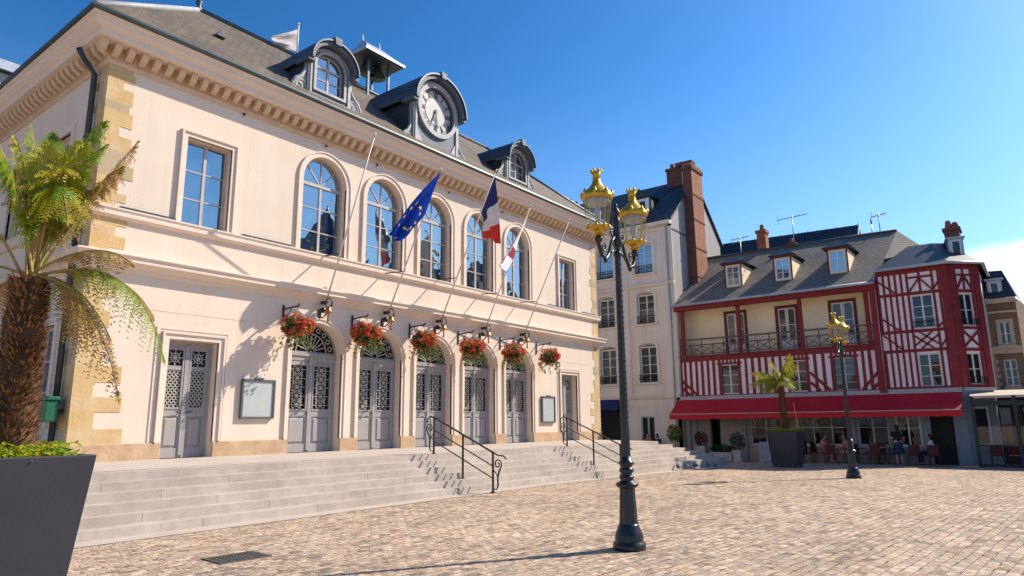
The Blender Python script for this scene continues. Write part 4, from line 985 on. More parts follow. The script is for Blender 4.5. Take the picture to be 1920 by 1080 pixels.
# ------------------------------------------------------------------ street lamps
def make_lamp(x, y, z, label):
    L = thing('street_lamp', label, 'street lamp', (x, y, z), 'black and gilded lamp posts on the square')
    o = (x, y, z)
    mb = MB()
    mb.lathe([(.215, 0), (.222, .03), (.215, .085), (.19, .105), (.188, .12), (.192, .16), (.18, .20), (.155, .26), (.135, .31), (.128, .33)], o, 32)
    mb.lathe([(.128, .33), (.124, .36), (.112, .60), (.104, .76), (.108, .785)], o, 20, smooth=False, flute=.07)
    mb.lathe([(.108, .785), (.145, .81), (.152, .83), (.145, .85), (.105, .87), (.085, .89), (.10, .915), (.098, .94), (.07, .955), (.075, .98), (.098, 1.0), (.10, 1.03), (.078, 1.05), (.07, 1.065), (.09, 1.085), (.107, 1.105), (.10, 1.13), (.075, 1.15), (.066, 1.2)], o, 28)
    mb.build('base', iron, L)
    mb = MB()
    mb.lathe([(.066, 1.2), (.060, 1.6), (.060, 1.62)], o, 16, smooth=False, flute=.10)
    prof = []
    for k in range(62):                     # leaf-wrapped shaft: a small swelling at every leaf
        zz = 1.62+k*.0385; prof.append((.057-.012*k/62+(.0035 if k % 2 else -.002), zz))
    prof.append((.045, 4.02)); mb.lathe(prof, o, 16, smooth=False, flute=.05)
    mb.build('shaft', iron, L)
    mb = MB()
    mb.lathe([(.05, 4.0), (.066, 4.03), (.05, 4.06), (.042, 4.12), (.062, 4.17), (.072, 4.22), (.062, 4.3), (.052, 4.42), (.062, 4.5), (.055, 4.56), (.035, 4.60), (.05, 4.64), (.045, 4.70), (.02, 4.74), (.03, 4.77), (.005, 4.81)], o, 18)
    mb.build('post_head', iron, L)
    for s in (-1, 1):
        mb = MB()
        P = lambda a, b_: (x+s*a, y, z+b_)
        mb.tube([P(.05, 4.30), P(.16, 4.20), P(.24, 4.02), P(.34, 3.90), P(.46, 3.94), P(.52, 4.06), P(.53, 4.16)], [.022, .024, .026, .028, .03, .03, .028], 8)
        mb.tube([P(.05, 4.08), P(.15, 4.05), P(.26, 3.98)], .016, 8)
        for q in range(14):
            pass
        pts = [P(.13+.07*cos(k*.5)*(1-k/20), 4.30+.07*sin(k*.5)*(1-k/20)) for k in range(15)]; mb.tube(pts, .012, 6)
        pts = [P(.40+.07*cos(2+k*.5)*(1-k/20), 4.06+.07*sin(2+k*.5)*(1-k/20)) for k in range(15)]; mb.tube(pts, .011, 6)
        mb.lathe([(.022, 4.08), (.045, 4.12), (.06, 4.16), (.035, 4.195)], (x+s*.53, y, z), 10)
        mb.lathe([(.012, 3.84), (.035, 3.88), (.02, 3.93)], (x+s*.36, y, z), 8)
        mb.build('arm', iron, L)
        c = (x+s*.53, y, z)
        mb = MB()
        mb.lathe([(.03, 4.19), (.09, 4.215), (.05, 4.23), (.06, 4.26), (.115, 4.285), (.145, 4.30), (.148, 4.325), (.125, 4.34)], c, 8, smooth=False, rot=pi/8)
        for k in range(8):
            an = pi/8+pi*k/4
            mb.tube([(c[0]+.140*cos(an), c[1]+.140*sin(an), z+4.325), (c[0]+.200*cos(an), c[1]+.200*sin(an), z+4.73)], .007, 5)
            mb.lathe([(.02, 4.30), (.028, 4.325), (.012, 4.35)], (c[0]+.148*cos(an), c[1]+.148*sin(an), z), 6)
        ln = mb.build('lantern', gold, L)
        mb = MB(); mb.lathe([(.132, 4.342), (.192, 4.725)], c, 8, smooth=False, rot=pi/8); mb.f = [f for f in mb.f if len(f) == 4]; mb.mi = [0]*len(mb.f); mb.smooth = [False]*len(mb.f); mb.build('lantern_glass', clear, ln)
        mb = MB(); mb.lathe([(.03, 4.34), (.03, 4.42), (.045, 4.46), (.05, 4.56), (.035, 4.6), (.01, 4.62)], c, 10); mb.lathe([(.18, 4.66), (.185, 4.71), (.05, 4.75)], c, 12); mb.build('lamp_globe', zinc_pale, ln)
        mb = MB()
        mb.lathe([(.205, 4.715), (.225, 4.74), (.222, 4.79), (.205, 4.80), (.195, 4.82), (.150, 4.86), (.10, 4.91), (.07, 4.96), (.055, 5.0), (.06, 5.015), (.045, 5.03)], c, 16)
        for k in range(8):
            an = pi/8+pi*k/4; mb.lathe([(.025, 4.76), (.03, 4.80), (.008, 4.85)], (c[0]+.212*cos(an), c[1]+.212*sin(an), z), 6)
        mb.lathe([(.035, 5.03), (.062, 5.05), (.05, 5.08), (.075, 5.12), (.068, 5.125)], c, 12)
        for k in range(6):
            an = pi*k/3; mb.lathe([(.012, 5.11), (.022, 5.15), (.004, 5.18)], (c[0]+.066*cos(an), c[1]+.066*sin(an), z), 6)
        mb.build('lantern_cap', gold, ln)
    return L
make_lamp(8.52, 4.63, 0, 'near black lamp post with two gilded crowned lanterns, standing in the middle foreground')
make_lamp(24.0, 5.07, gz(24), 'far black lamp post with two gilded lanterns in front of the half timbered house')

# ------------------------------------------------------------------ planters with tree ferns
def planter(x, y, z, label):
    P = thing('planter', label, 'planter', (x, y, z), 'tall tapered planters on the square')
    h = 1.46; a, b_ = .61, .475
    mb = MB()
    def rect(r, zz): return [(x-r, y-r, zz), (x+r, y-r, zz), (x+r, y+r, zz), (x-r, y+r, zz)]
    vs = rect(b_, z+.07)+rect(a, z+h)+rect(a-.05, z+h)+rect(a-.065, z+h-.12)
    fs = [(3, 2, 1, 0), (12, 13, 14, 15)]
    for k in range(3):
        for j in range(4): fs.append((k*4+j, k*4+(j+1) % 4, (k+1)*4+(j+1) % 4, (k+1)*4+j))
    mb.add(vs, fs); mb.build('body', planter_m, P, bevel=.008)
    for sx in (-1, 1):
        for sy in (-1, 1):
            mb = MB(); mb.box(x+sx*.38-.05, x+sx*.38+.05, y+sy*.38-.05, y+sy*.38+.05, z-.005, z+.071); mb.build('foot', iron, P)
    mb = MB(); mb.box(x-a+.07, x+a-.07, y-a+.07, y+a-.07, z+h-.119, z+h-.05); mb.build('soil', soil, P)
    return z+h
def bedding(x, y, z, n, seed, label, size=.05, orange=True):
    rnd = random.Random(seed); mb = MB()
    for _ in range(n):
        px_, py_ = x+rnd.uniform(-.56, .56), y+rnd.uniform(-.56, .56); edge = max(abs(px_-x), abs(py_-y))
        q = Vector((px_, py_, z-.05+rnd.random()**1.5*(.13 if edge > .4 else .10))); an = rnd.uniform(0, 6.28); s = size*rnd.uniform(.6, 1.4)
        d = Vector((cos(an), sin(an), rnd.uniform(.1, 1.3))).normalized(); w = d.cross(Vector((0, 0, 1))).normalized()*s*.35
        mb.add([q, q+d*s*.5+w, q+d*s*1.15-Vector((0, 0, s*.25)), q+d*s*.5-w], [(0, 1, 2, 3)], rnd.choice((0, 0, 1)))
    if orange:
        for _ in range(26):
            q = Vector((x+rnd.uniform(-.2, .45), y+rnd.uniform(.0, .5), z+rnd.uniform(.06, .15))); flower(mb, q, .05, rnd.choice((2, 2, 3)), rnd)
    o = mb.build('bedding_plants', [bed_g, fern_y, petal_o, petal_r], None); tag(o, label, 'plants'); o['kind'] = 'stuff'
def frond(mb, rk, p0, p1, p2, npin, plen, mi, rnd, droop=.5, bare=.22):
    """one fern frond: bare stalk, then pairs of drooping pinnae, each fringed with fine leaflets"""
    p0, p1, p2 = Vector(p0), Vector(p1), Vector(p2); K = 30
    path = [(1-t)**2*p0+2*t*(1-t)*p1+t*t*p2 for t in [k/K for k in range(K+1)]]
    rk.tube(path, [.013*(1-k/K*.8) for k in range(K+1)], 5, 0)
    roll = rnd.uniform(-.5, .5); n2 = int(npin*1.35); DN = Vector((0, 0, -1))
    for i in range(n2):
        t = bare+(1-bare)*(i+rnd.uniform(.2, .8))/n2; f = t*K; k = min(K-1, int(f)); q = path[k].lerp(path[k+1], f-k); d = (path[k+1]-path[k]).normalized()
        side = d.cross(Vector((0, 0, 1)))
        if side.length < .2: side = d.cross(Vector((.6, -.79, 0)))
        side.normalize(); side.rotate(Matrix.Rotation(roll, 3, d)); up = side.cross(d)
        w0 = (t-bare)/(1-bare); L = plen*(sin(pi*min(1, .16+w0*.86))**.7)*rnd.uniform(.7, 1.15)+.012
        for s in (-1, 1):
            if rnd.random() < .05: continue
            dr = droop*rnd.uniform(.7, 1.5); dd = (side*s*rnd.uniform(.75, 1)+d*rnd.uniform(.25, .6)+up*rnd.uniform(-.25, .1)).normalized()
            ns = max(5, int(L/.017)); fold = rnd.uniform(-.5, .5); m_ = mi if rnd.random() < .82 else rnd.choice((0, 1, 2, 1))
            P = lambda w: q+dd*L*w*(1-.25*dr*w*.5)+DN*dr*L*.75*w*w
            for j in range(ns):
                w = j/ns; pt = P(w); ax = (P(w+1/ns)-pt).normalized(); lw = ax.cross(up)
                if lw.length < .1: lw = side.copy()
                lw = (lw.normalized()+up*fold*.4).normalized(); ll = (.030*(1-w)**.55+.006)*min(1, plen/.22)*rnd.uniform(.7, 1.2)
                for z_ in (-1, 1):
                    if rnd.random() < .10: continue
                    e = pt+lw*z_*ll+ax*ll*rnd.uniform(.3, .8)+DN*ll*rnd.uniform(0, .5)
                    mb.add([pt-ax*.0035, pt.lerp(e, .55)-ax*.0045, e, pt.lerp(e, .5)+ax*.006, pt+ax*.005], [(0, 1, 2, 3, 4)], m_)
R3 = Vector((sin(YAW), -cos(YAW), 0)); A3 = Vector((cos(YAW), sin(YAW), 0)); U3 = Vector((0, 0, 1))
def tree_fern(base, top, r0, r1, fronds, label, seed, plen, group, npin=26, sc=1):
    rnd = random.Random(seed)
    T = thing('tree_fern', label, 'tree fern', base, group)
    b_, t_ = Vector(base), Vector(top); mb = MB(); K = 46
    path = [b_.lerp(t_, k/K) + Vector((.012*sin(k*.5), .012*cos(k*.7), 0)) for k in range(K+1)]
    mb.tube(path, [r0+(r1-r0)*k/K + rnd.uniform(-.008, .010) for k in range(K+1)], 18)
    for _ in range(int(2200*sc)):                     # fibrous stubs of old stalks
        k = rnd.random(); an = rnd.uniform(0, 6.28); rr = r0+(r1-r0)*k; q = b_.lerp(t_, k)+Vector((cos(an), sin(an), 0))*rr*.97
        d = Vector((cos(an), sin(an), rnd.uniform(.2, 1.6))).normalized(); w = d.cross(U3).normalized()*.009; s = rnd.uniform(.025, .07)
        mb.add([q-w, q+w, q+d*s+w*.5, q+d*s-w*.5], [(0, 1, 2, 3)], rnd.choice((0, 1, 1)))
    mb.build('trunk', [trunk_m, fibre_m], T)
    fm = MB(); rk = MB()
    for (c_, e, mi, dr) in fronds:
        f = lambda v: t_+(R3*v[0]+A3*v[1]+U3*(v[2]*(1.10 if v[2] > .5 else 1)))*sc
        frond(fm, rk, t_+Vector((rnd.uniform(-.05, .05), rnd.uniform(-.05, .05), 0)), f(c_), f(e), npin, plen*(1 if mi != 2 else .8), mi, rnd, dr)
    fm.build('fronds', [fern_g, fern_y, fern_b], T); rk.build('frond_stalks', rachis_m, T)
    print('fern faces', len(fm.f))
PX, PY = 1.58, 6.11
zt = planter(PX, PY, 0, 'near anthracite planter at the left edge holding a large tree fern')
bedding(PX, PY, zt, 2600, 5, 'bright green ground cover with orange flowers in the near planter', .055)
fr1 = [  # (bend point, tip) as right, away, up from the crown; 0 green 1 yellow 2 withered
    ((.06, .05, .85), (.40, .05, 1.14), 0, .7), ((.10, .1, .80), (.36, .15, 1.0), 0, .8), ((.02, .1, .72), (.20, .05, .98), 1, .8), ((.02, -.1, .68), (.12, -.15, .90), 1, .9), ((.06, .02, .7), (.30, .0, .95), 1, .8),
    ((.17, -.12, .95), (.36, -.2, .36), 1, .9), ((.12, -.1, .80), (.33, -.12, .52), 0, 1.0), ((.08, .15, .70), (.34, .2, .68), 2, .9), ((.07, .0, .62), (.25, .0, .60), 0, 1.1), ((.10, -.05, .85), (.30, -.05, .70), 1, 1.0),
    ((.28, .12, .56), (.60, .15, 1.02), 2, .8), ((.24, .1, .64), (.52, .12, .82), 2, .8),
    ((-.10, .05, .75), (-.14, .0, 1.08), 0, .7), ((-.05, -.2, .70), (-.10, -.35, .80), 0, .9), ((-.22, .0, .8), (-.40, .0, .85), 1, .8), ((-.08, -.05, .8), (-.22, -.05, .98), 1, .8), ((-.3, -.2, .6), (-.65, -.25, .5), 1, .9), ((-.15, .3, .7), (-.3, .7, .6), 0, .8), ((-.04, .12, .6), (-.16, .1, .85), 0, .8), ((-.02, .05, .75), (.04, .0, 1.02), 0, .7),
    ((.42, .05, .36), (.72, .05, .10), 2, 1.2), ((.76, .03, .26), (1.04, .0, -.63), 0, 1.5), ((.62, .1, .18), (.88, .1, -.30), 2, 1.5), ((.50, -.05, .06), (.80, -.1, -.90), 2, 1.5), ((.30, .1, .06), (.58, .1, -.45), 2, 1.5),
    ((.24, .3, .02), (.26, .35, -.50), 2, 1.4), ((-.4, .2, .1), (-.8, .2, -.5), 2, 1.3), ((-.5, -.1, .25), (-1.0, -.1, -.2), 0, 1.2)]
tree_fern((1.85, 6.15, zt-.1), (1.82, 6.12, 2.80), .155, .125, fr1, 'large tree fern with green upright and brown drooping fronds in the near planter', 21, .25, 'tree ferns in planters', npin=25, sc=1.06)
QX, QY = 29.9, 8.75; QZ = gz(QX)
zt2 = planter(QX, QY, QZ, 'far anthracite planter with a small tree fern, in front of the red awning')
bedding(QX, QY, zt2, 1600, 9, 'yellow green ground cover spilling over the far planter', .075, orange=False)
fr2 = [((-.35, 0, .6), (-1.05, 0, .45), 1, .8), ((-.45, .1, .35), (-1.15, .1, .05), 1, .9), ((-.3, -.2, .3), (-.85, -.3, -.2), 0, 1.0), ((.1, 0, .7), (.32, 0, .85), 1, .8), ((-.05, .1, .6), (-.25, .1, .8), 1, .8),
       ((.25, 0, .5), (.62, 0, .72), 1, .8), ((.3, .1, .3), (.72, .05, .1), 1, .9), ((.05, -.2, .5), (.1, -.5, .15), 0, .9), ((.0, -.3, .35), (-.2, -.6, .05), 1, .9), ((.1, .3, .6), (.2, .7, .5), 1, .8), ((.25, 0, .55), (.42, .1, 1.02), 1, .6),
       ((-.2, .3, .5), (-.6, .5, .35), 0, .8), ((-.40, -.05, .45), (-.95, .0, .15), 1, 1.1), ((-.3, .05, .55), (-.80, .05, .50), 1, 1.0), ((-.25, -.1, .25), (-.65, -.1, -.15), 1, 1.1), ((.0, .0, .45), (.15, .0, .62), 1, .9), ((.15, -.15, .3), (.45, -.2, -.1), 1, .9), ((-.25, -.05, .45), (-.7, -.1, .2), 1, .9), ((.0, -.1, .5), (.05, -.25, .5), 0, .8)]
tree_fern((QX+.05, QY, zt2-.1), (QX-.02, QY+.02, 3.05), .15, .115, fr2, 'small yellow green tree fern in the far planter', 33, .34, 'tree ferns in planters', npin=34, sc=1.28)
mb = MB(); mb.tube([(QX+.1, QY-.55, zt2-.1), (QX+.0, QY-.50, zt2+.55), (QX-.06, QY-.44, zt2+1.15)], .018, 5)
tag(mb.build('garden_stake', copper, None), 'thin orange brown stake stuck in the far planter', 'stake')

# ------------------------------------------------------------------ pigeons at the right end of the steps
PG = [(24.75, 11.25, 0, 40, 'leftmost pigeon of the group at the right end of the steps'), (25.25, 11.15, 0, 200, 'second pigeon from the left by the steps'), (25.95, 11.10, 0, 170, 'largest looking pigeon in the middle of the group by the steps'),
      (26.35, 10.75, 0, 30, 'fourth pigeon from the left by the steps'), (26.75, 10.62, 0, 190, 'rightmost pigeon of the group, nearest the cobbles')]
for x, y, z, rot, lb in PG:
    z = gz(x)+.012 if y < 11.43 else z
    P = thing('pigeon', lb, 'pigeon', (x, y, z), 'pigeons by the steps')
    M_ = Matrix.Translation((x, y, z)) @ Matrix.Rotation(radians(rot), 4, 'Z') @ Matrix.Scale(1.15, 4)
    mb = MB(); mb.tube([(-.20, 0, .085), (-.13, 0, .10), (-.06, 0, .12), (.02, 0, .125), (.08, 0, .14), (.105, 0, .19), (.125, 0, .222), (.15, 0, .222), (.178, 0, .212)], [.012, .03, .062, .072, .055, .034, .030, .02, .004], 12)
    mb.v = [M_ @ v for v in mb.v]; mb.build('body', pigeon_m, P)
    for s in (-1, 1):
        mb = MB(); mb.tube([(.0, s*.028, .08), (.005, s*.03, .03), (.0, s*.03, 0.004), (.04, s*.03, 0.004)], .006, 5); mb.v = [M_ @ v for v in mb.v]; mb.build('leg', copper, P)
        mb = MB(); mb.tube([(.05, s*.058, .14), (-.05, s*.064, .13), (-.17, s*.03, .10)], [.02, .03, .006], 8); mb.v = [M_ @ v for v in mb.v]; mb.build('wing', pigeon_m, P)

# ------------------------------------------------------------------ tall white house
GR = -.42                                    # foundations below the square
HX, HY = 36.5, 16.2
wh = thing('white_house', 'tall warm white house with balconette windows and a brick chimney up its gable', 'building', (HX, HY, gz(HX)))
YL = 26.5; FW = FX(HX, YL, radians(-90)); GZ = 13.4
cols_y = [18.1, 20.75, 23.5]
rowsz = [(10.4, 12.2, 0), (7.36, 9.10, .18), (3.92, 6.0, .20)]
holes = []
for y in cols_y:
    for a, b_, r in rowsz: holes.append(shape(YL-y-.55, YL-y+.55, a, b_, r, 8))
holes += [shape(YL-18.75, YL-17.88, gz(HX), 2.0), shape(YL-21.9, YL-19.9, .2, 2.7)]
mb = MB(FW); mb.panel([(0, GR), (YL-HY, GR), (YL-HY, GZ), (0, GZ)], holes, 0, .25)
mb.M = IDM; mb.poly([(HX, YL, GR), (HX, YL, GZ), (44.2, YL, GZ), (44.2, YL, GR)]); mb.box(HX+.4, 44, HY+.3, YL-.3, GR, GZ-.4, 1)
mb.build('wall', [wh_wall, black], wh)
FG = FX(HX, HY, 0)
mb = MB(FG); mb.prism([(0, GR), (7.7, GR), (7.7, GZ), (3.85, 16.9), (0, GZ)], 0, .25); mb.box(.0, 2.0, -.03, -.001, 12.82, 12.9, 1); mb.box(3.85, 7.7, -.03, -.001, 11.9, 11.98, 1); mb.build('gable_wall', [wh_side, lead], wh)
mb = MB(FW)
U = YL-HY
for z0, z1, p in ((12.9, 13.02, .08), (13.15, 13.42, .28), (9.55, 9.66, .14), (9.66, 9.72, .2), (3.02, 3.14, .12), (3.14, 3.2, .17)): mb.box(0, U+.001, -p, -.001, z0, z1)
for y0, y1 in ((16.2, 16.95), (19.2, 19.75), (21.9, 22.4)):
    mb.box(YL-y1, YL-y0+.0005, -.06, -.001, 3.2, 9.549); mb.box(YL-y1, YL-y0+.0005, -.06, -.001, 9.721, 12.9)
for y in cols_y:
    for a, b_, r in rowsz:
        u = YL-y; mb.ring(openline(u-.72, u+.72, a, b_+.02, r+.15, 8) if r else openline(u-.72, u+.72, a, b_+.15), openline(u-.55, u+.55, a, b_, r, 8) if r else openline(u-.55, u+.55, a, b_), -.05, -.0005, closed=False)
        mb.box(u-.75, u+.75, -.14, -.001, a-.10, a-.001)
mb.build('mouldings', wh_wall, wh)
for y in cols_y:
    for k, (a, b_, r) in enumerate(rowsz):
        u = YL-y; win(wh, FW, u-.55, u+.55, a, b_, .16, r, 2, 4, whitewood, g_side if k == 0 else g_mid, .06, curtains=cl_white if k == 1 else None)
        mb = MB(FW); h = .46
        for zz in (a+.05, a+h): mb.box(u-.56, u+.56, -.12, -.09, zz-.02, zz+.02)
        for i in range(13): mb.box(u-.54+i*.09-.010, u-.54+i*.09+.010, -.115, -.095, a+.05, a+h)
        for s in (-.56, .56): mb.box(u+s-.015, u+s+.015, -.12, -.001, a+h-.02, a+h+.02)
        if k == 2:
            for i in range(7): mb.tube([(u-.50+i*.166+.06*cos(2*pi*q/10), -.125, a+.25+.10*sin(2*pi*q/10)) for q in range(10)], .012, 4, closed=True)
        mb.build('balconette', rail_m, wh)
mb = MB(FW); u0, u1 = YL-18.75, YL-17.88; z0 = gz(HX)
mb.ring(openline(u0, u1, z0, 2.0), openline(u0+.07, u1-.07, z0, 1.93), .05, .15, closed=False); mb.box(u0+.07, u1-.07, .08, .13, z0, .35); mb.box((u0+u1)/2-.05, (u0+u1)/2+.05, .07, .14, .35, 1.93)
d = mb.build('door', shop_w, wh); mb = MB(FW); mb.box(u0+.07, u1-.07, .10, .11, .35, 1.93); mb.build('pane', g_dark, d)
mb = MB(FW); a, b_ = YL-21.6, YL-19.8; mb.add([(a, -.02, 3.0), (b_, -.02, 3.0), (b_, -.75, 2.62), (a, -.75, 2.62), (b_, -.75, 2.38), (a, -.75, 2.38)], [(0, 1, 2, 3), (3, 2, 4, 5)]); mb.build('shop_awning', navy, wh)
mb = MB(FW); mb.tube([(YL-16.5, -.14, 13.1), (YL-16.5, -.14, GR)], .045, 8); mb.build('downpipe', zinc, wh)
RZ2 = 16.95; RX = HX+3.85
mb = MB()
mb.add([(HX-.32, HY-.12, GZ+.02), (HX-.32, YL+.1, GZ+.02), (RX, YL+.1, RZ2+.16), (RX, HY-.12, RZ2+.16), (44.55, HY-.12, GZ+.02), (44.55, YL+.1, GZ+.02)], [(1, 0, 3, 2), (4, 5, 2, 3)])
wr = mb.build('roof', slate_dark, wh); s = wr.modifiers.new('t', 'SOLIDIFY'); s.thickness = .12
FD = FX(HX+1.0, 19.5, radians(-90))
mb = MB(FD); mb.box(0, 1.6, 0, 2.6, 14.1, 15.45); mb.prism([(-.12, 15.46), (1.72, 15.46), (.8, 16.12)], -.15, 2.9); dw = mb.build('dormer', slate_dark, wh)
mb = MB(FD); mb.ring(shape(.12, 1.48, 14.4, 15.42), shape(.40, 1.22, 14.55, 15.25), -.05, -.001); mb.box(.77, .85, -.04, -.001, 14.55, 15.25); w = mb.build('window_frame', whitewood, dw)
mb = MB(FD); mb.box(.40, 1.22, -.02, -.006, 14.55, 15.25); mb.build('pane', g_dark, dw)
mb = MB()
mb.box(38.6, 40.25, 15.62, 16.199, 8.8, 17.1)
mb.box(38.585, 38.599, 15.62, 16.199, 8.8, 17.1, 1)  # thin facing of darker brick on the west face only
for z in (10.2, 12.0, 13.8, 15.4): mb.box(38.57, 40.28, 15.59, 16.15, z, z+.09, 1)
mb.box(38.52, 40.33, 15.54, 16.28, 17.1, 17.32, 1); mb.box(38.6, 40.25, 15.62, 16.2, 17.321, 17.5); mb.box(38.7, 39.3, 15.6, 16.6, 17.501, 17.7, 1)
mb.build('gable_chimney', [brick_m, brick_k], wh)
mb = MB()
mb.box(39.8, 40.8, 16.75, 17.8, 16.2, 17.75); mb.box(39.74, 40.86, 16.68, 17.87, 17.751, 17.9); 
for i in range(3): mb.lathe([(.13, 17.9), (.15, 17.95), (.12, 18.3), (.14, 18.34)], (40.3, 16.95+i*.33, 0), 10, 1)
mb.build('ridge_chimney', [brick_k, terracotta], wh)
mb = MB()
mb.box(39.6, 42.1, 25.7, 26.4, 15.5, 17.3)
for i in range(6): mb.lathe([(.14, 17.3), (.16, 17.36), (.12, 17.7+.2*(i % 2)), (.15, 17.74+.2*(i % 2))], (39.85+i*.4, 26.05, 0), 10, 1)
mb.build('rear_chimney', [brick_m, terracotta], wh)

# ------------------------------------------------------------------ half timbered balcony house
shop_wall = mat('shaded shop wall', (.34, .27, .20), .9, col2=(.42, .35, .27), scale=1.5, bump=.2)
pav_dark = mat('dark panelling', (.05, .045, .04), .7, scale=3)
BY0, BY1 = 16.19, 5.83; BWid = BY0-BY1
bh = thing('balcony_house', 'half timbered house with a long balcony, red beams and three roof dormers', 'building', (HX, BY0, gz(HX)))
FB = FX(HX, BY0, radians(-90))
lowwin = [(2.32, 3.40), (5.90, 6.86), (8.02, 9.12)]
shop = [(1.55, 2.1, gz(HX)-.02, 2.3), (3.7, 5.35, .45, 2.3), (6.0, 8.55, .45, 2.3), (8.85, 10.2, .45, 2.3)]
mb = MB(FB)
mb.panel([(0, 3.05), (BWid, 3.05), (BWid, 5.05), (0, 5.05)], [shape(a, b_, 3.10, 4.70) for a, b_ in lowwin], 0, .2)
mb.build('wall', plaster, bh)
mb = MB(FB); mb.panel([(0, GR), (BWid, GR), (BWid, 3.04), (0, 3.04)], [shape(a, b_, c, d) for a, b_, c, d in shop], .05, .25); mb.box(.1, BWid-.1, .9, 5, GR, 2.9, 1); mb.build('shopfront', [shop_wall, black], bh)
RC = .9                                      # the balcony is a recess
bd = [(2.45, 3.68), (5.25, 6.39), (7.93, 9.21)]
mb = MB(FB)
mb.panel([(0, 5.2), (BWid, 5.2), (BWid, 8.05), (0, 8.05)], [shape(a, b_, 5.22, 7.70) for a, b_ in bd], RC, .12)
mb.box(-.0, .06, 0, RC, 5.2, 8.0); mb.box(0, BWid, .0, RC, 8.03, 8.1); mb.box(.1, BWid-.1, RC+.5, 5, 3.1, 8.0, 1)
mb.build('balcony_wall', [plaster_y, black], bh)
mb = MB(FB); mb.box(0, BWid, .04, RC-.001, 5.08, 5.19); mb.build('balcony_floor', red_d, bh)
for a, b_ in bd:
    mb = MB(FB); mb.ring(openline(a-.02, b_+.02, 5.2, 7.72), openline(a+.12, b_-.12, 5.2, 7.58), RC-.05, RC+.1, closed=False); dr = mb.build('balcony_door_frame', red_d, bh)
    win(dr, FB, a+.12, b_-.12, 5.22, 7.58, RC+.03, 0, 2, 3, whitewood, g_mid, .07, name='balcony_door') if False else None
    mb = MB(FB); c = (a+b_)/2
    for p, q in ((a+.12, c-.01), (c+.01, b_-.12)): mb.ring(shape(p, q, 5.22, 7.57), shape(p+.07, q-.07, 5.85, 7.50), RC+.02, RC+.07)
    mb.box(a+.2, b_-.2, RC+.03, RC+.06, 6.65, 6.69); lf = mb.build('balcony_door', whitewood, bh)
    mb = MB(FB); mb.box(a+.14, b_-.14, RC+.05, RC+.055, 5.85, 7.5); mb.build('pane', g_mid, lf)
    mb = MB(FB)
    for s0, s1 in ((a+.16, a+.42), (b_-.42, b_-.16)):
        mb.add([(s0+(s1-s0)*k/8, RC+.10+.025*(k % 2), z) for z in (5.5, 7.5) for k in range(9)], [(k, k+1, k+10, k+9) for k in range(8)])
    mb.build('curtain', cl_white, lf)
# timbers
mb = MB(FB); PR = -.035
for a, b_ in ((3.05, 3.10), (4.95, 5.24)): mb.box(0, BWid, PR-.02, .06, a, b_)
mb.box(-.05, BWid, -.30, .06, 7.84, 8.10); mb.box(0, BWid, -.12, -.036, 5.20, 5.27)
xs_ = []; u = .07
segs = [(0, 2.32), (3.40, 5.90), (6.86, 8.02), (9.12, BWid)]
for a, b_ in segs:
    n_ = max(2, round((b_-a)/.335)); 
    for i in range(n_+1): xs_.append(min(max(a+(b_-a)*i/n_, .09), BWid-.1))
for u in xs_: mb.beam((u, 3.10), (u+random.uniform(-.015, .015), 4.95), .135+random.uniform(-.01, .02), PR, .02)
for a, b_ in lowwin:
    mb.box(a-.14, b_+.14, PR-.012, .02, 4.70, 4.80)
    for i in range(1, 5): mb.beam((a+(b_-a)*i/5, 4.80), (a+(b_-a)*i/5, 4.95), .10, PR-.006, .02)
for a, b_ in (((.1, 3.95), (.95, 3.12)), ((.1, 3.55), (.55, 3.12)), ((5.68, 4.0), (4.72, 3.12)), ((5.70, 3.55), (5.25, 3.12)), ((6.95, 4.05), (7.85, 3.12)), ((6.95, 3.55), (7.4, 3.12)), ((9.3, 3.12), (10.22, 4.1)), ((9.75, 3.12), (10.22, 3.6))): mb.beam(a, b_, .13, PR-.02, .01)
mb.build('timber_frame', red, bh)
for u in (.32, 3.53, 6.74, 9.84):
    mb = MB(FB); mb.box(u-.09, u+.09, -.06, .11, 5.27, 7.84); mb.build('balcony_post', red, bh)
mb = MB(FB); mb.box(BWid-.30, BWid+.02, -.22, .5, 2.9, 8.3); mb.build('corner_post', red, bh)
mb = MB(FB)
for z, h in ((6.18, .09), (5.86, .06), (5.36, .05)): mb.box(.15, BWid-.3, -.055, -.005, z-h/2, z+h/2)
n_ = 16
for i in range(n_+1):
    u = .18+(BWid-.52)*i/n_; mb.box(u-.022, u+.022, -.05, -.01, 5.27, 5.83 if i % 2 else 6.13)
    if i < n_:
        v = .18+(BWid-.52)*(i+1)/n_; mb.beam((u, 5.39), (v, 5.83), .035, -.045, -.025); mb.beam((u, 5.83), (v, 5.39), .035, -.024, -.006)
mb.build('balcony_railing', rail_b, bh)
for k, (a, b_) in enumerate(lowwin): win(bh, FB, a, b_, 3.10, 4.70, .08, 0, 2, 3 if k < 2 else 4, whitewood if k < 2 else shop_w, g_mid, .06)
for k, (a, b_, c, d) in enumerate(shop):
    if k == 0: continue
    win(bh, FB, a, b_, c, d, .14, 0, 3 if b_-a > 2 else 2, 2, shop_w if k % 2 else whitewood, g_shop, .09, name='shop_window')
for u in (.35, .75, 3.45, 5.65, 8.7): mb = MB(FB); mb.box(u-.08, u+.08, -.04, .049, GR, 2.88); mb.build('shopfront_post', shop_b, bh)
mb = MB(FB); mb.box(-.0, BWid, -.16, .04, 2.90, 3.05); mb.build('fascia', band_m, bh)
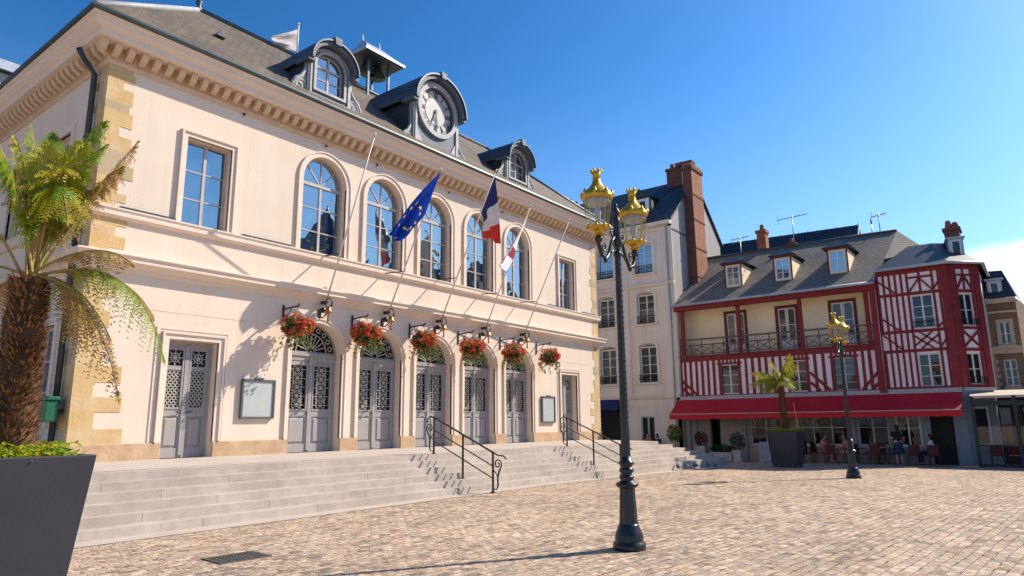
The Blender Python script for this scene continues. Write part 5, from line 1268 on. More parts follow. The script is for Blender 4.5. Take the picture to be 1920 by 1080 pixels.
# roof with its three dormers
EX, EZ3, SLP = HX-.42, 8.16, .677; RXB = 41.7; RZB = EZ3+SLP*(RXB-EX)
mb = MB()
mb.add([(EX, BY0, EZ3), (EX, BY1-.02, EZ3), (RXB, BY1-.5, RZB-.08), (RXB, BY0, RZB), (RXB+5, BY0, EZ3), (RXB+5, BY1-.3, EZ3)], [(0, 1, 2, 3), (3, 2, 5, 4)])
rf = mb.build('roof', slate_y, bh)
mb = MB(); mb.add([(RXB, BY1-.5, RZB-.08), (RXB+5, BY1-.3, EZ3), (EX+2.6, BY1-.1, EZ3+1.6), (RXB-1.0, BY1-1.9, RZB-1.6)], [(0, 1, 3), (0, 3, 2)]); mb.build('hip', slate_y, rf)
mb = MB(); mb.tube([(EX-.05, BY0+.02, EZ3-.02), (EX-.05, BY1+.02, EZ3-.02)], .075, 8); mb.tube([(HX-.12, BY0-.06, EZ3-.06), (HX-.08, BY0-.06, 7.9), (HX-.08, BY0-.06, GR)], .05, 8); mb.build('gutter', zinc, bh)
mb = MB(); mb.tube([(RXB, BY0, RZB+.02), (RXB, BY1-.5, RZB-.06)], .11, 6); mb.build('ridge_tiles', lead, rf)
for dy in (13.1, 10.38, 7.62):
    xf = 37.5; Fd = FX(xf, dy+.5, radians(-90)); zb = EZ3+SLP*(xf-EX)
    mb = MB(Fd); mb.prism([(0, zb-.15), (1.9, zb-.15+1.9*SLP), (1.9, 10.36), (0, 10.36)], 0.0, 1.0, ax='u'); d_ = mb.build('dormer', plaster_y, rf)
    mb = MB(Fd); mb.box(0, .07, -.04, -.001, zb-.15, 10.36); mb.box(.93, 1.0, -.04, -.001, zb-.15, 10.36); mb.box(-.1, 1.1, -.16, .0, 10.361, 10.49); mb.build('dormer_frame', red_d, d_)
    mb = MB(Fd); mb.add([(-.2, -.26, 10.47), (1.2, -.26, 10.47), (1.2, 2.6, 10.47), (-.2, 2.6, 10.47), (.5, .35, 10.95), (.5, 2.9, 10.95)], [(0, 1, 4), (1, 2, 5, 4), (3, 0, 4, 5), (0, 3, 2, 1)]); mb.build('dormer_roof', lead, d_)
    mb = MB(Fd); z0, z1 = zb+.02, 10.30; mb.ring(shape(.12, .88, z0, z1), shape(.19, .81, z0+.07, z1-.07), -.03, -.001); mb.box(.475, .525, -.025, -.001, z0+.07, z1-.07)
    for j in (1, 2): mb.box(.19, .81, -.02, -.001, z0+(z1-z0)*j/3-.015, z0+(z1-z0)*j/3+.015)
    mb.build('dormer_window', whitewood, d_); mb = MB(Fd); mb.box(.19, .81, -.012, -.006, z0+.07, z1-.07); mb.build('pane', g_side, d_)
mb = MB(); mb.box(41.75, 42.35, 12.42, 12.95, 10.6, 13.1); mb.box(41.68, 42.42, 12.36, 13.01, 13.101, 13.28); mb.lathe([(.14, 13.28), (.15, 13.34), (.11, 13.62), (.13, 13.66)], (42.05, 12.68, 0), 10, 1); mb.build('chimney', [brick_m, terracotta], bh)
mb = MB(); mb.box(41.5, 42.0, 10.6, 11.2, 11.0, 12.1); mb.lathe([(.12, 12.1), (.1, 12.4)], (41.75, 10.9, 0), 8, 1); mb.build('chimney', [brick_k, terracotta], bh)

# ------------------------------------------------------------------ corner tower house
TY0, TY1 = 5.80, 2.87; TX = HX-.08
tw = thing('tower_house', 'narrow half timbered corner tower with chamfered corner and red diamond timbers', 'building', (TX, TY0, gz(HX)))
FT = FX(TX, TY0, radians(-90)); TW = TY0-TY1; CW = 1.07*sqrt(2)
FC = Matrix.Translation((TX, TY1, 0)) @ Matrix.Rotation(radians(-45), 4, 'Z')
tz = (3.10, 4.66, 5.86, 7.42)
h1 = [shape(1.36, 2.24, 3.12, 4.64), shape(1.36, 2.24, 5.84, 7.38)]
h2 = [shape(.40, 1.12, 3.20, 4.60), shape(.40, 1.12, 5.84, 7.32)]
mb = MB(FT); mb.panel([(0, 3.05), (TW, 3.05), (TW, 8.72), (0, 8.72)], h1, 0, .15)
mb.M = FC; mb.panel([(0, 3.05), (CW, 3.05), (CW, 8.72), (0, 8.72)], h2, 0, .15)
mb.M = IDM; ex, ey = TX+1.07, TY1-1.07
mb.poly([(ex, ey, GR), (41.5, ey, GR), (41.5, ey, 8.72), (ex, ey, 8.72)]); mb.poly([(TX, TY0, 5), (TX, TY0, 8.72), (41.5, TY0, 8.72), (41.5, TY0, 5)])
mb.add([(TX+.5, TY0-.3, 3.0), (TX+.5, TY1+.2, 3.0), (TX+1.4, ey+.3, 3.0), (41.3, ey+.3, 3.0), (41.3, TY0-.3, 3.0)] + [(TX+.5, TY0-.3, 8.6), (TX+.5, TY1+.2, 8.6), (TX+1.4, ey+.3, 8.6), (41.3, ey+.3, 8.6), (41.3, TY0-.3, 8.6)], [(0, 1, 6, 5), (1, 2, 7, 6), (2, 3, 8, 7)], 1)
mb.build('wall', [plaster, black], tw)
mb = MB(FT); P = -.035
def V(u, a, b_, w=.10): mb.beam((u, a), (u, b_), w, P, .02)
def H(z, w=.14, a=0, b_=TW): mb.box(a, b_, P-.01, .02, z-w/2, z+w/2)
H(8.58, .28); H(7.47); H(5.70); H(4.80); H(3.10, .10)
for u in (.05, .30, .55, .80, 1.05, 1.29, 2.32, 2.56): 
    V(u, 3.15, 4.73); V(u, 5.77, 7.40); V(u, 7.54, 8.44)
for u in (.30, .55, .80, 1.05, 1.29, 2.32, 2.58): V(u, 4.87, 5.63)
mb.box(1.30, 2.32, P-.005, .02, 8.17, 8.27); V(1.80, 7.54, 8.44, .10)
for a, b_ in (((1.80, 8.17), (1.34, 7.56)), ((1.80, 8.17), (2.28, 7.56)), ((.06, 8.2), (.75, 7.56)), ((2.30, 7.56), (2.75, 8.2)), ((.06, 6.4), (.75, 5.77)), ((2.30, 5.77), (2.8, 6.3)), ((.06, 5.6), (.80, 4.87)), ((2.3, 4.87), (2.8, 5.55)),
              ((1.32, 5.02), (2.06, 5.63)), ((1.56, 4.87), (2.30, 5.48)), ((2.30, 5.02), (1.56, 5.63)), ((2.06, 4.87), (1.32, 5.48))): mb.beam(a, b_, .075, P-.022, .01)
mb.M = FC
mb.box(.0, CW, P-.01, .02, 8.44, 8.72)
for z, w in ((7.42, .14), (5.72, .12), (4.74, .14), (3.12, .12), (8.17, .09)): mb.box(.27, 1.25, P-.005, .02, z-w/2, z+w/2)
for a, b_ in (((.76, 8.17), (.38, 7.5)), ((.76, 8.17), (1.14, 7.5)), ((.30, 4.8), (1.22, 5.66)), ((1.22, 4.8), (.30, 5.66))): mb.beam(a, b_, .10, P-.02, .01)
mb.beam((.76, 7.5), (.76, 8.44), .09, P, .01); mb.beam((.36, 3.15), (.36, 8.44), .10, P-.001, .02); mb.beam((1.16, 3.15), (1.16, 8.44), .10, P-.001, .02)
mb.build('timber_frame', red, tw)
mb = MB(FT); mb.box(TW-.30, TW+.03, -.08, .1, 3.05, 8.6); mb.M = FC; mb.box(-.02, .26, -.08, .1, 3.05, 8.6); mb.build('corner_post', red, tw)
mb = MB(FC); mb.box(CW-.26, CW+.04, -.08, .1, 3.05, 8.6); mb.build('corner_post', red, tw)
win(tw, FT, 1.36, 2.24, 3.12, 4.64, .06, 0, 2, 3, whitewood, g_dark, .06); win(tw, FT, 1.36, 2.24, 5.84, 7.38, .06, 0, 2, 3, whitewood, g_dark, .06, curtains=cl_white)
win(tw, FC, .40, 1.12, 3.20, 4.60, .06, 0, 2, 2, whitewood, g_dark, .06, curtains=cl_white); win(tw, FC, .40, 1.12, 5.84, 7.32, .06, 0, 2, 2, whitewood, g_dark, .06, curtains=cl_white)
for M_, u0, u1, z in ((FT, 1.3, 2.3, 5.84), (FC, .36, 1.16, 5.84), (FC, .36, 1.16, 3.2)):
    mb = MB(M_); mb.box(u0, u1, -.12, -.09, z+.28, z+.31); mb.box(u0, u1, -.12, -.09, z+.02, z+.05)
    for i in range(9): mb.box(u0+(u1-u0)*i/8-.008, u0+(u1-u0)*i/8+.008, -.115, -.095, z+.05, z+.28)
    mb.build('balconette', rail_m, tw)
mb = MB(FT); mb.panel([(-.02, GR), (TW, GR), (TW, 2.90), (-.02, 2.90)], [shape(.1, 1.15, .45, 2.2), shape(1.52, 2.42, gz(HX)-.02, 2.25)], .0, .2); mb.M = FC; mb.panel([(0, GR), (CW, GR), (CW, 2.90), (0, 2.90)], [shape(.35, 1.2, .5, 2.2)], 0, .2); mb.M = FT; mb.box(.0, TW-.3, .6, 3, GR, 2.9, 1)
mb.build('shopfront', [shop_b, black], tw)
win(tw, FT, .1, 1.15, .45, 2.2, .1, 0, 2, 2, whitewood, g_dark, .09, name='shop_window'); win(tw, FC, .35, 1.2, .5, 2.2, .1, 0, 1, 1, whitewood, g_dark, .08, name='shop_window')
mb = MB(FT); mb.box(1.52, 2.42, .12, .16, gz(HX), 2.25); mb.box(1.62, 2.32, .10, .12, gz(HX)+.15, .7); mb.box(1.62, 2.32, .10, .12, .85, 2.12); mb.build('door', black, tw)
mb = MB(FT); mb.box(-.02, TW, -.12, .04, 2.90, 3.05); mb.M = FC; mb.box(0, CW+.05, -.12, .04, 2.90, 3.05); mb.build('fascia', band_m, tw)
mb = MB()
low = [(TX-.28, TY0+.02), (TX-.28, TY1-.10), (ex-.10, ey-.28), (41.5, ey-.28), (41.5, TY0+.02)]; hi = [(38.75, 4.55), (38.75, 3.55), (39.2, 3.0), (41, 3.0), (41, 4.55)]
mb.add([(x, y, 8.72) for x, y in low]+[(x, y, 10.25) for x, y in hi], [(i, (i+1) % 5, (i+1) % 5+5, i+5) for i in range(5)]+[(5, 6, 7, 8, 9)])
tr_ = mb.build('roof', slate_dx, tw)
mb = MB(); mb.tube([(x, y, 8.70) for x, y in low[:4]], .07, 8); mb.tube([(TX-.1, TY0+.06, 8.6), (TX-.1, TY0+.06, 3)], .045, 8); mb.build('gutter', zinc, tw)
Fd = Matrix.Translation((37.85, 2.78, 0)) @ Matrix.Rotation(radians(-80), 4, 'Z')
mb = MB(Fd); mb.box(0, .62, 0, 1.4, 8.9, 10.12); mb.box(-.08, .70, -.1, 1.5, 10.121, 10.2); d_ = mb.build('dormer', zinc, tr_); mb = MB(Fd); mb.ring(shape(.1, .52, 9.15, 10.05), shape(.17, .45, 9.22, 9.98), -.03, -.001); mb.build('dormer_window', whitewood, d_); mb = MB(Fd); mb.box(.17, .45, -.012, -.004, 9.22, 9.98); mb.build('pane', g_dark, d_)
mb = MB(); mb.box(39.2, 40.1, 2.35, 2.98, 9.4, 10.85); mb.box(39.12, 40.18, 2.28, 3.05, 10.851, 11.0); mb.lathe([(.15, 11.0), (.17, 11.05), (.12, 11.42)], (39.5, 2.78, 0), 10, 1); mb.lathe([(.15, 11.0), (.17, 11.05), (.12, 11.3)], (39.5, 2.5, 0), 10, 1); mb.build('chimney', [brick_k, terracotta], tw)

# ------------------------------------------------------------------ long red awning
aw = thing('awning', 'long dark red canvas awning across the half timbered ground floor', 'awning', (35.6, 16.2, 1.78))
ya, yb, xa, xb, za, zb_, zc = 16.26, 2.90, HX-.14, 34.95, 2.90, 2.05, 1.78
mb = MB(); n_ = 60
def aw_y(i): return ya+(yb-ya)*i/n_
vs = []
for i in range(n_+1):
    y = aw_y(i); sg = .02*sin(i*.9)
    vs += [(xa, y, za), ((xa+xb)/2, y, (za+zb_)/2-.03+sg*.5), (xb, y, zb_), (xb-.01, y, zc+.025*abs(sin(i*1.57)))]
mb.add(vs, [(i*4+j, i*4+j+1, i*4+j+5, i*4+j+4) for i in range(n_) for j in range(3)])
mb.poly([(xa, ya+.001, za), (xb, ya+.001, zb_), (xa, ya+.001, zb_)]); mb.build('canvas', awning_m, aw)
mb = MB(); mb.tube([(xb-.02, ya, zb_+.015), (xb-.02, yb, zb_+.015)], .025, 6); mb.build('front_bar', canvas, aw)
for y in (15.4, 11.2, 7.0, 3.4):
    mb = MB(); mb.bar((xa+.05, y, 2.6), (xa-.75, y, 2.25), .05, .05); mb.bar((xa-.75, y, 2.25), (xb+.02, y, 2.0), .05, .05); mb.build('folding_arm', shop_b, aw)
mb = MB(); mb.box(xa-.08, xa+.02, yb, ya, 2.84, 2.899); mb.build('case', band_m, aw)

# ------------------------------------------------------------------ buildings behind
bb = thing('rear_building', 'long dark blue seamed roof rising behind the half timbered house', 'building', (44, 12, gz(44)))
mb = MB(); mb.add([(43.4, 17.0, 10.2), (43.4, 7.95, 10.2), (46.2, 7.95, 13.75), (46.2, 17.0, 14.0), (49, 17, 10.2), (49, 7.95, 10.2)], [(0, 1, 2, 3), (3, 2, 5, 4)]); r = mb.build('roof', slate_dark, bb); s = r.modifiers.new('t', 'SOLIDIFY'); s.thickness = .1
mb = MB()
for i in range(16):
    y = 8.1+i*.58; k = (y-7.95)/9.05; mb.bar((43.4, y, 10.23), (46.2, y, 13.78+.25*k), .04, .05)
mb.build('roof_seams', lead, bb)
mb = MB(); mb.box(43.7, 48.8, 8.1, 17, -.5, 10.25); mb.prism([(43.7, 10.25), (48.8, 10.25), (46.2, 13.6)], 8.1, 8.2); mb.build('wall', wh_side, bb)
mb = MB(); mb.bar((43.35, 7.93, 10.2), (46.2, 7.93, 13.8), .06, .18); mb.build('verge', whitewood, bb)
bk = thing('brick_house', 'brown brick corner house with cream stone dressings and a mansard roof at the right edge', 'building', (40.5, 2.6, gz(40)))
FK = FX(40.6, 3.7, radians(-90)); kw = 3.12
mb = MB(FK); mb.panel([(0, GR-.2), (kw, GR-.2), (kw, 7.4), (0, 7.4)], [shape(2.32, 2.78, 5.20, 6.28), shape(2.30, 2.82, 3.20, 4.46), shape(.4, 2.9, .6, 2.6)], 0, .2); mb.M = IDM
mb.poly([(40.6, 3.7-kw, GR), (46, 3.7-kw-.6, GR), (46, 3.7-kw-.6, 7.4), (40.6, 3.7-kw, 7.4)]); mb.box(41.2, 45, 1.2, 3.6, GR, 7.2, 1); mb.build('wall', [brick_b, black], bk)
mb = MB(FK); mb.box(.4, 1.95, -.06, -.001, 3.0, 7.2)
for z, h, p in ((7.2, .22, .22), (6.72, .1, .1), (4.75, .35, .07), (2.85, .2, .15)): mb.box(0, kw+.02, -p, -.0015, z, z+h)
for k in range(9): mb.box(1.951, 2.12 if k % 2 else 2.02, -.05, -.001, 3.05+k*.18, 3.20+k*.18); 
for z0 in (5.0, 3.02): mb.box(2.2, 2.92, -.12, -.061 if False else -.001, z0, z0+.16)
mb.ring(openline(2.22, 2.90, 5.2, 6.40), openline(2.32, 2.78, 5.2, 6.28), -.04, -.0008, closed=False); mb.build('stone_dressings', dressing, bk)
win(bk, FK, 2.32, 2.78, 5.20, 6.28, .1, 0, 2, 2, whitewood, g_dark, .05); win(bk, FK, 2.30, 2.82, 3.20, 4.46, .1, 0, 2, 3, whitewood, g_dark, .05); win(bk, FK, .4, 2.9, .6, 2.6, .1, 0, 3, 2, dkgreen, g_dark, .07, name='shop_window')
mb = MB(); mb.add([(40.35, 3.7, 7.42), (40.35, .50, 7.42), (41.4, .95, 8.95), (41.4, 3.7, 9.1), (46, .2, 7.42), (45, .8, 8.95), (45, 3.7, 9.1)], [(0, 1, 2, 3), (1, 4, 5, 2), (3, 2, 5, 6)]); rk_ = mb.build('roof', slate_dx, bk)
mb = MB(FX(40.62, 1.62, radians(-90))); mb.box(0, .6, 0, 1.2, 7.45, 8.36); mb.box(-.08, .68, -.1, 1.3, 8.361, 8.45); d_ = mb.build('dormer', zinc, rk_); mb = MB(FX(40.62, 1.62, radians(-90))); mb.ring(shape(.1, .5, 7.6, 8.28), shape(.17, .43, 7.67, 8.21), -.03, -.001); mb.build('dormer_window', whitewood, d_); mb = MB(FX(40.62, 1.62, radians(-90))); mb.box(.17, .43, -.012, -.004, 7.67, 8.21); mb.build('pane', g_dark, d_)
dh = thing('distant_house', 'low dark slate roofed house far off at the right edge', 'building', (56, -4, gz(60)))
mb = MB(); mb.box(55, 60, -9, .55, -.5, 4.2); mb.build('wall', brick_b, dh)
mb = MB(); mb.prism([(54.7, 4.2), (60.3, 4.2), (57.5, 7.0)], -9, .6); mb.v = [Vector((v.x, v.y, v.z)) for v in mb.v]; mb.build('roof', slate_dark, dh)
mb = MB(FX(55, .4, radians(-90))); mb.box(.15, .6, -.03, -.001, 1.4, 2.9); w = mb.build('window', whitewood, dh); mb = MB(FX(55, .4, radians(-90))); mb.box(.2, .55, -.04, -.031, 1.5, 2.8); mb.build('pane', g_dark, w)
rh = thing('slate_roofed_house', 'dark mansard roof of a house behind the town hall at the upper left edge', 'building', (2, 36, 0))
mb = MB(); mb.box(-14, 9.6, 34.5, 44, -.2, 14.5); mb.build('wall', wh_side, rh)
mb = MB(); mb.add([(-14.3, 34.1, 14.5), (9.9, 34.1, 14.5), (9.3, 34.9, 17.3), (-14, 34.9, 17.3), (9.3, 44, 17.3), (-14, 44, 17.3), (9.9, 44.3, 14.5)], [(0, 1, 2, 3), (3, 2, 4, 5), (1, 6, 4, 2)]); r = mb.build('roof', slate_dx, rh)
mb = MB(); mb.box(-14.1, 9.4, 34.75, 35.1, 17.301, 17.75); mb.build('ridge_capping', zinc, r)
for x in (7.6, 4.2): mb = MB(FX(x, 34.0, 0)); mb.ring(shape(-.5, .5, 14.8, 16.3), shape(-.36, .36, 14.95, 16.15), 0, .9); d_ = mb.build('dormer_window', whitewood, r); mb = MB(FX(x, 34.0, 0)); mb.box(-.36, .36, .05, .06, 14.95, 16.15); mb.build('pane', g_side, d_)

# ------------------------------------------------------------------ television aerials
def aerial(x, y, z0, z1, w, label, kind='yagi'):
    A = thing('tv_aerial', label, 'aerial', (x, y, z0))
    mb = MB(); mb.tube([(x, y, z0), (x, y, z1)], .028, 6); mb.build('mast', alu, A)
    mb = MB()
    if kind == 'yagi':
        mb.bar((x, y-w/2, z1-.08), (x, y+w/2, z1-.16), .035, .035)
        for i in range(9): t = -w/2+w*i/8; mb.bar((x-.28, y+t, z1-.12-.08*t/w), (x+.28, y+t, z1-.12-.08*t/w), .015, .015)
        mb.bar((x, y+w/2-.05, z1-.45), (x, y+w/2-.05, z1+.15), .02, .02)
    else: mb.tube([(x, y, z1), (x, y, z1+.3)], .045, 6)
    mb.build('antenna', alu, A)
aerial(42.1, 10.85, 11.6, 13.95, 1.75, 'tallest television aerial, above the middle dormer of the balcony house')
aerial(43.0, 14.4, 11.0, 13.45, 1.1, 'small television aerial left of the brick chimney on the balcony house')
aerial(42.1, 6.60, 11.3, 12.6, .3, 'thin rod aerial at the right end of the balcony house roof', 'rod')
aerial(42.1, 6.2, 11.3, 13.15, .8, 'short television aerial beside the rod aerial at the right end of the ridge')

# ------------------------------------------------------------------ cream terrace canopy at the right edge
cp = thing('terrace_canopy', 'flat cream terrace canopy on dark green posts beside the corner tower', 'canopy', (36, 0, gz(36)))
mb = MB(); mb.add([(34.9, 2.55, 2.62), (34.9, -4, 2.62), (38.6, -4, 2.95), (38.6, 2.75, 2.95), (34.9, 2.55, 2.52), (34.9, -4, 2.52)], [(0, 1, 2, 3), (4, 5, 1, 0)]); mb.build('canvas', canvas, cp)
for x, y in ((34.95, 2.50), (34.95, 1.05), (34.95, -.6), (38.4, 1.0)):
    mb = MB(); mb.box(x-.06, x+.06, y-.06, y+.06, gz(36)-.02, 2.61); mb.build('post', dkgreen, cp)
mb = MB(); mb.box(34.93, 34.99, -3, 2.45, .55, .62); mb.box(34.93, 34.99, -3, 2.45, 2.2, 2.41); mb.box(34.93, 34.99, -3, 2.45, gz(36), gz(36)+.14)
mb.build('screen_frame', dkgreen, cp)
mb = MB(); mb.box(34.955, 34.965, 1.12, 2.43, .63, 1.35); mb.box(34.955, 34.965, -.5, .98, .63, 1.35); mb.build('screen_glass', screen_g, cp)
mb = MB(); mb.box(38.7, 38.8, -4, 3.0, gz(38), 2.9); mb.build('back_wall', pav_dark, cp)
mb = MB(); 
for y0, y1, z0, z1 in ((2.3, 1.35, .6, 2.3), (.9, -.2, .6, 2.3)): mb.ring([(38.66, y0, z0), ] and [(0, 0)]*0 or shape(0, 0, 0, 0), shape(0, 0, 0, 0), 0, 0) if False else mb.box(38.64, 38.69, y1, y0, z0, z1)
mb.build('back_window', g_dark, cp)

# ------------------------------------------------------------------ terrace furniture
GT = gz(35.2)
def make_chair():
    c = thing('terrace_chair', 'x', 'chair', (0, 0, 0), 'dark wicker chairs under the awning')
    mb = MB(); mb.box(-.23, .23, -.23, .23, .42, .46); mb.build('seat', wicker, c, bevel=.02)
    mb = MB()
    P = [(-.22, -.22), (-.26, -.10), (-.27, 0), (-.26, .10), (-.22, .22)]
    mb.add([(x, y, z) for z in (.46, .88) for x, y in ([(p[0]-(.05 if z > .5 else 0), p[1]) for p in P])] + [(x+.03, y, z) for z in (.46, .88) for x, y in ([(p[0]-(.05 if z > .5 else 0), p[1]) for p in P])],
           [(i, i+1, i+6, i+5) for i in range(4)] + [(10+i+5, 10+i+6, 10+i+1, 10+i) for i in range(4)] + [(5+i, 6+i, 16+i, 15+i) for i in range(4)])
    mb.build('backrest', wicker, c)
    for sx in (-1, 1):
        for sy in (-1, 1): mb = MB(); mb.tube([(sx*.2, sy*.2, .42), (sx*.22, sy*.22, 0)], .016, 6); mb.build('leg', wicker, c)
    for sy in (-1, 1): mb = MB(); mb.tube([(-.24, sy*.23, .66), (.15, sy*.24, .66), (.2, sy*.23, .44)], .016, 6); mb.build('armrest', wicker, c)
    return c
def make_table():
    t = thing('terrace_table', 'x', 'table', (0, 0, 0), 'small tables under the awning')
    mb = MB(); mb.box(-.35, .35, -.35, .35, .71, .74); mb.build('tabletop', tabletop_m, t, bevel=.01)
    mb = MB(); mb.lathe([(.22, 0), (.2, .02), (.03, .05), (.03, .71)], (0, 0, 0), 12); mb.build('pedestal', iron, t)
    return t
ch0 = make_chair(); tb0 = make_table()
tabs = [(35.3, 10.0, 'leftmost small table, hidden partly by the planter'), (35.3, 8.15, 'small table of the seated pair in pink'), (35.4, 6.35, 'empty small table between the lamp post and the standing woman'), (35.5, 4.75, 'small table in front of the guest in white')]
for k, (x, y, lb) in enumerate(tabs):
    t = tb0 if k == 0 else copy_tree(tb0); t.location = (x, y, GT); t['label'] = lb
chs = [(34.75, 10.0, 10, 'wicker chair on the square side of the leftmost table'), (35.3, 10.62, -90, 'wicker chair left of the leftmost table'), (35.3, 8.80, -90, 'wicker chair under the left guest in pink'), (35.3, 7.5, 90, 'wicker chair under the right guest in pink'),
       (34.8, 6.35, 5, 'empty wicker chair on the square side of the empty table'), (35.4, 6.98, -90, 'empty wicker chair left of the empty table'), (35.4, 5.72, 90, 'empty wicker chair behind the standing woman'), (35.0, 4.9, 20, 'empty wicker chair facing the guest in white'), (35.6, 4.15, 100, 'wicker chair under the guest in white')]
chs += [(35.3, 9.4, 90, 'wicker chair under the guest in dark clothes right of the planter'), (34.7, 8.15, 0, 'wicker chair on the square side of the seated pair in pink'), (34.75, 4.2, 30, 'wicker chair on the square side of the guest in white'), (36.0, 6.4, 180, 'wicker chair on the wall side of the empty table')]
for k, (x, y, r, lb) in enumerate(chs):
    c = ch0 if k == 0 else copy_tree(ch0); c.location = (x, y, GT); c.rotation_euler = (0, 0, radians(r)); c['label'] = lb
# terrace chairs under the cream canopy
for k, (x, y, r, lb) in enumerate([(35.6, 1.9, 0, 'leftmost wicker chair behind the screen of the cream canopy'), (35.9, 1.3, 180, 'middle wicker chair behind the screen of the cream canopy'), (35.6, .6, 0, 'rightmost wicker chair behind the screen of the cream canopy')]):
    c = copy_tree(ch0); c.location = (x, y, GT); c.rotation_euler = (0, 0, radians(r)); c['label'] = lb; c['group'] = 'wicker chairs under the cream canopy'
bn = thing('bench', 'low dark bench against the white house wall', 'bench', (36.1, 17.7, gz(36)))
mb = MB(); mb.box(35.85, 36.25, 17.0, 18.5, gz(36)+.40, gz(36)+.45); mb.build('seat', wicker, bn)
for y in (17.1, 18.4): mb = MB(); mb.box(35.9, 36.2, y-.03, y+.03, gz(36), gz(36)+.399); mb.build('leg', iron, bn)

# ------------------------------------------------------------------ people
def skin_mesh(name, pts, edges, rad, m, parent, M, sub=1, root=0):
    me = bpy.data.meshes.new(name); me.from_pydata([tuple(M @ Vector(p)) for p in pts], edges, []); me.materials.append(m)
    o = bpy.data.objects.new(name, me); COL.objects.link(o); o.parent = parent
    sk = o.modifiers.new('skin', 'SKIN'); sk.use_smooth_shade = True
    if not me.skin_vertices: me.attributes.new
    for i, r in enumerate(rad):
        v = me.skin_vertices[0].data[i]; v.radius = (r, r) if isinstance(r, (int, float)) else r
        v.use_root = (i == root)
    s = o.modifiers.new('smooth', 'SUBSURF'); s.levels = sub; s.render_levels = sub
    return o
def person(loc, rot, pose, top_m, bottom_m, label, hair=hair_m, skirt=False, arms='table', sc=1.0, lean=0):
    p = thing('person', label, 'person', loc); M = Matrix.Rotation(radians(rot), 4, 'Z') @ Matrix.Scale(sc, 4)
    st = pose == 'stand'; h = .93 if st else .54
    x0 = lean
    J = [(0, 0, h), (x0*.3, 0, h+.17), (x0*.7, 0, h+.36), (x0, 0, h+.49), (x0+.01, 0, h+.57), (x0+.025, 0, h+.67), (x0+.025, 0, h+.77), (x0+.13, 0, h+.665)]
    Rd = [.13, .125, .13, .075, .052, .085, .075, .014]
    E = [(0, 1), (1, 2), (2, 3), (3, 4), (4, 5), (5, 6), (5, 7)]
    def addp(q, r, par): J.append(q); Rd.append(r); E.append((par, len(J)-1)); return len(J)-1
    legs = []; armsl = []
    for s in (-1, 1):
        a = addp((x0*.85, s*.17, h+.45), .062, 2)
        if arms == 'table': el_, wr_ = (x0+.14, s*.24, h+.24), (x0+.36, s*.15, h+.24)
        elif arms == 'bag': el_, wr_ = (x0-.02, s*.25, h+.20), (x0+.20, s*.17, h+.16)
        else: el_, wr_ = (x0-.03, s*.24, h+.19), (x0+.05, s*.25, h-.05)
        b_ = addp(el_, .043, a); c_ = addp(wr_, .030, b_)
        d = (Vector(wr_)-Vector(el_)).normalized(); sd = Vector((0, 1, 0)) if abs(d.y) < .8 else Vector((1, 0, 0))
        pm = addp(tuple(Vector(wr_)+d*.07), .026, c_)
        for k, ln in enumerate((.062, .075, .080, .072, .058)):
            off = sd*(.030*(k-2)) if k else sd*(-s*.055)
            st_ = pm if k else c_
            f1 = addp(tuple(Vector(wr_)+d*(.105 if k else .06)+off), .0095, st_); addp(tuple(Vector(wr_)+d*(.105+ln if k else .10)+off*1.05+Vector((0, 0, -.018))), .008, f1)
        armsl.append((a, b_))
        if st:
            hp = addp((0, s*.09, h-.06), .092, 0); kn = addp((.03, s*.095, h-.45), .058, hp); an = addp((-.02, s*.10, .09), .040, kn); to = addp((.15, s*.11, .035), .034, an)
        else:
            hp = addp((.06, s*.10, h-.03), .092, 0); kn = addp((.46, s*.13, h-.02), .062, hp); an = addp((.43, s*.12, .09), .042, kn); to = addp((.60, s*.13, .035), .034, an)
        legs.append((hp, kn, an, to))
    skin_mesh('body', J, E, Rd, skin_m, p, M)
    # clothes: slightly fuller copies of the parts of the figure they cover
    idx = [0, 1, 2, 3]; pts = [J[i] for i in idx]; rad = [Rd[i]*1.13 for i in idx]; ed = [(0, 1), (1, 2), (2, 3)]; rad[3] = .085
    for a, b_ in armsl:
        pts.append(J[a]); rad.append(.078); ed.append((2, len(pts)-1)); mid = Vector(J[a]).lerp(Vector(J[b_]), .8); pts.append(tuple(mid)); rad.append(.062); ed.append((len(pts)-2, len(pts)-1))
    skin_mesh('shirt', pts, ed, rad, top_m, p, M)
    if skirt:
        mb = MB(M); mb.lathe([(.15, h+.05), (.18, h-.10), (.21, h-.3), (.235, h-.46)], (0, 0, 0), 16); o = mb.build('skirt', bottom_m, None, smooth=True); o.parent = p
    else:
        pts = [J[0]]; rad = [.142]; ed = []
        for hp, kn, an, to in legs:
            for q, r in ((hp, .103), (kn, .074), (an, .058)):
                pts.append(J[q]); rad.append(r); ed.append((0 if q == hp else len(pts)-2, len(pts)-1))
        skin_mesh('trousers', pts, ed, rad, bottom_m, p, M)
    hx_ = [(x0-.02, 0, h+.62), (x0-.005, 0, h+.74), (x0+.035, 0, h+.80)]; skin_mesh('hair', hx_ + [(x0-.05, 0, h+.50)], [(0, 1), (1, 2), (0, 3)], [.085, .098, .06, .05], hair, p, M)
    mb = MB(M)
    for s in (-1, 1): mb.lathe([(.004, -.008), (.011, 0), (.004, .008)], (x0+.108, s*.032, h+.70), 8)
    o = mb.build('eyes', black, None); o.parent = p
    return p
person((35.3, 8.72, GT), -90, 'sit', cl_salmon, cl_pink, 'seated guest in salmon top left of the lamp post, leaning over the table', lean=.10)
person((35.3, 7.58, GT), 100, 'sit', cl_pink, cl_salmon, 'seated guest in pink beside the far lamp post, facing the other guest', lean=.08)
person((35.3, 9.48, GT), 90, 'sit', cl_black, cl_blue, 'seated guest in dark clothes just right of the far planter', lean=.06)
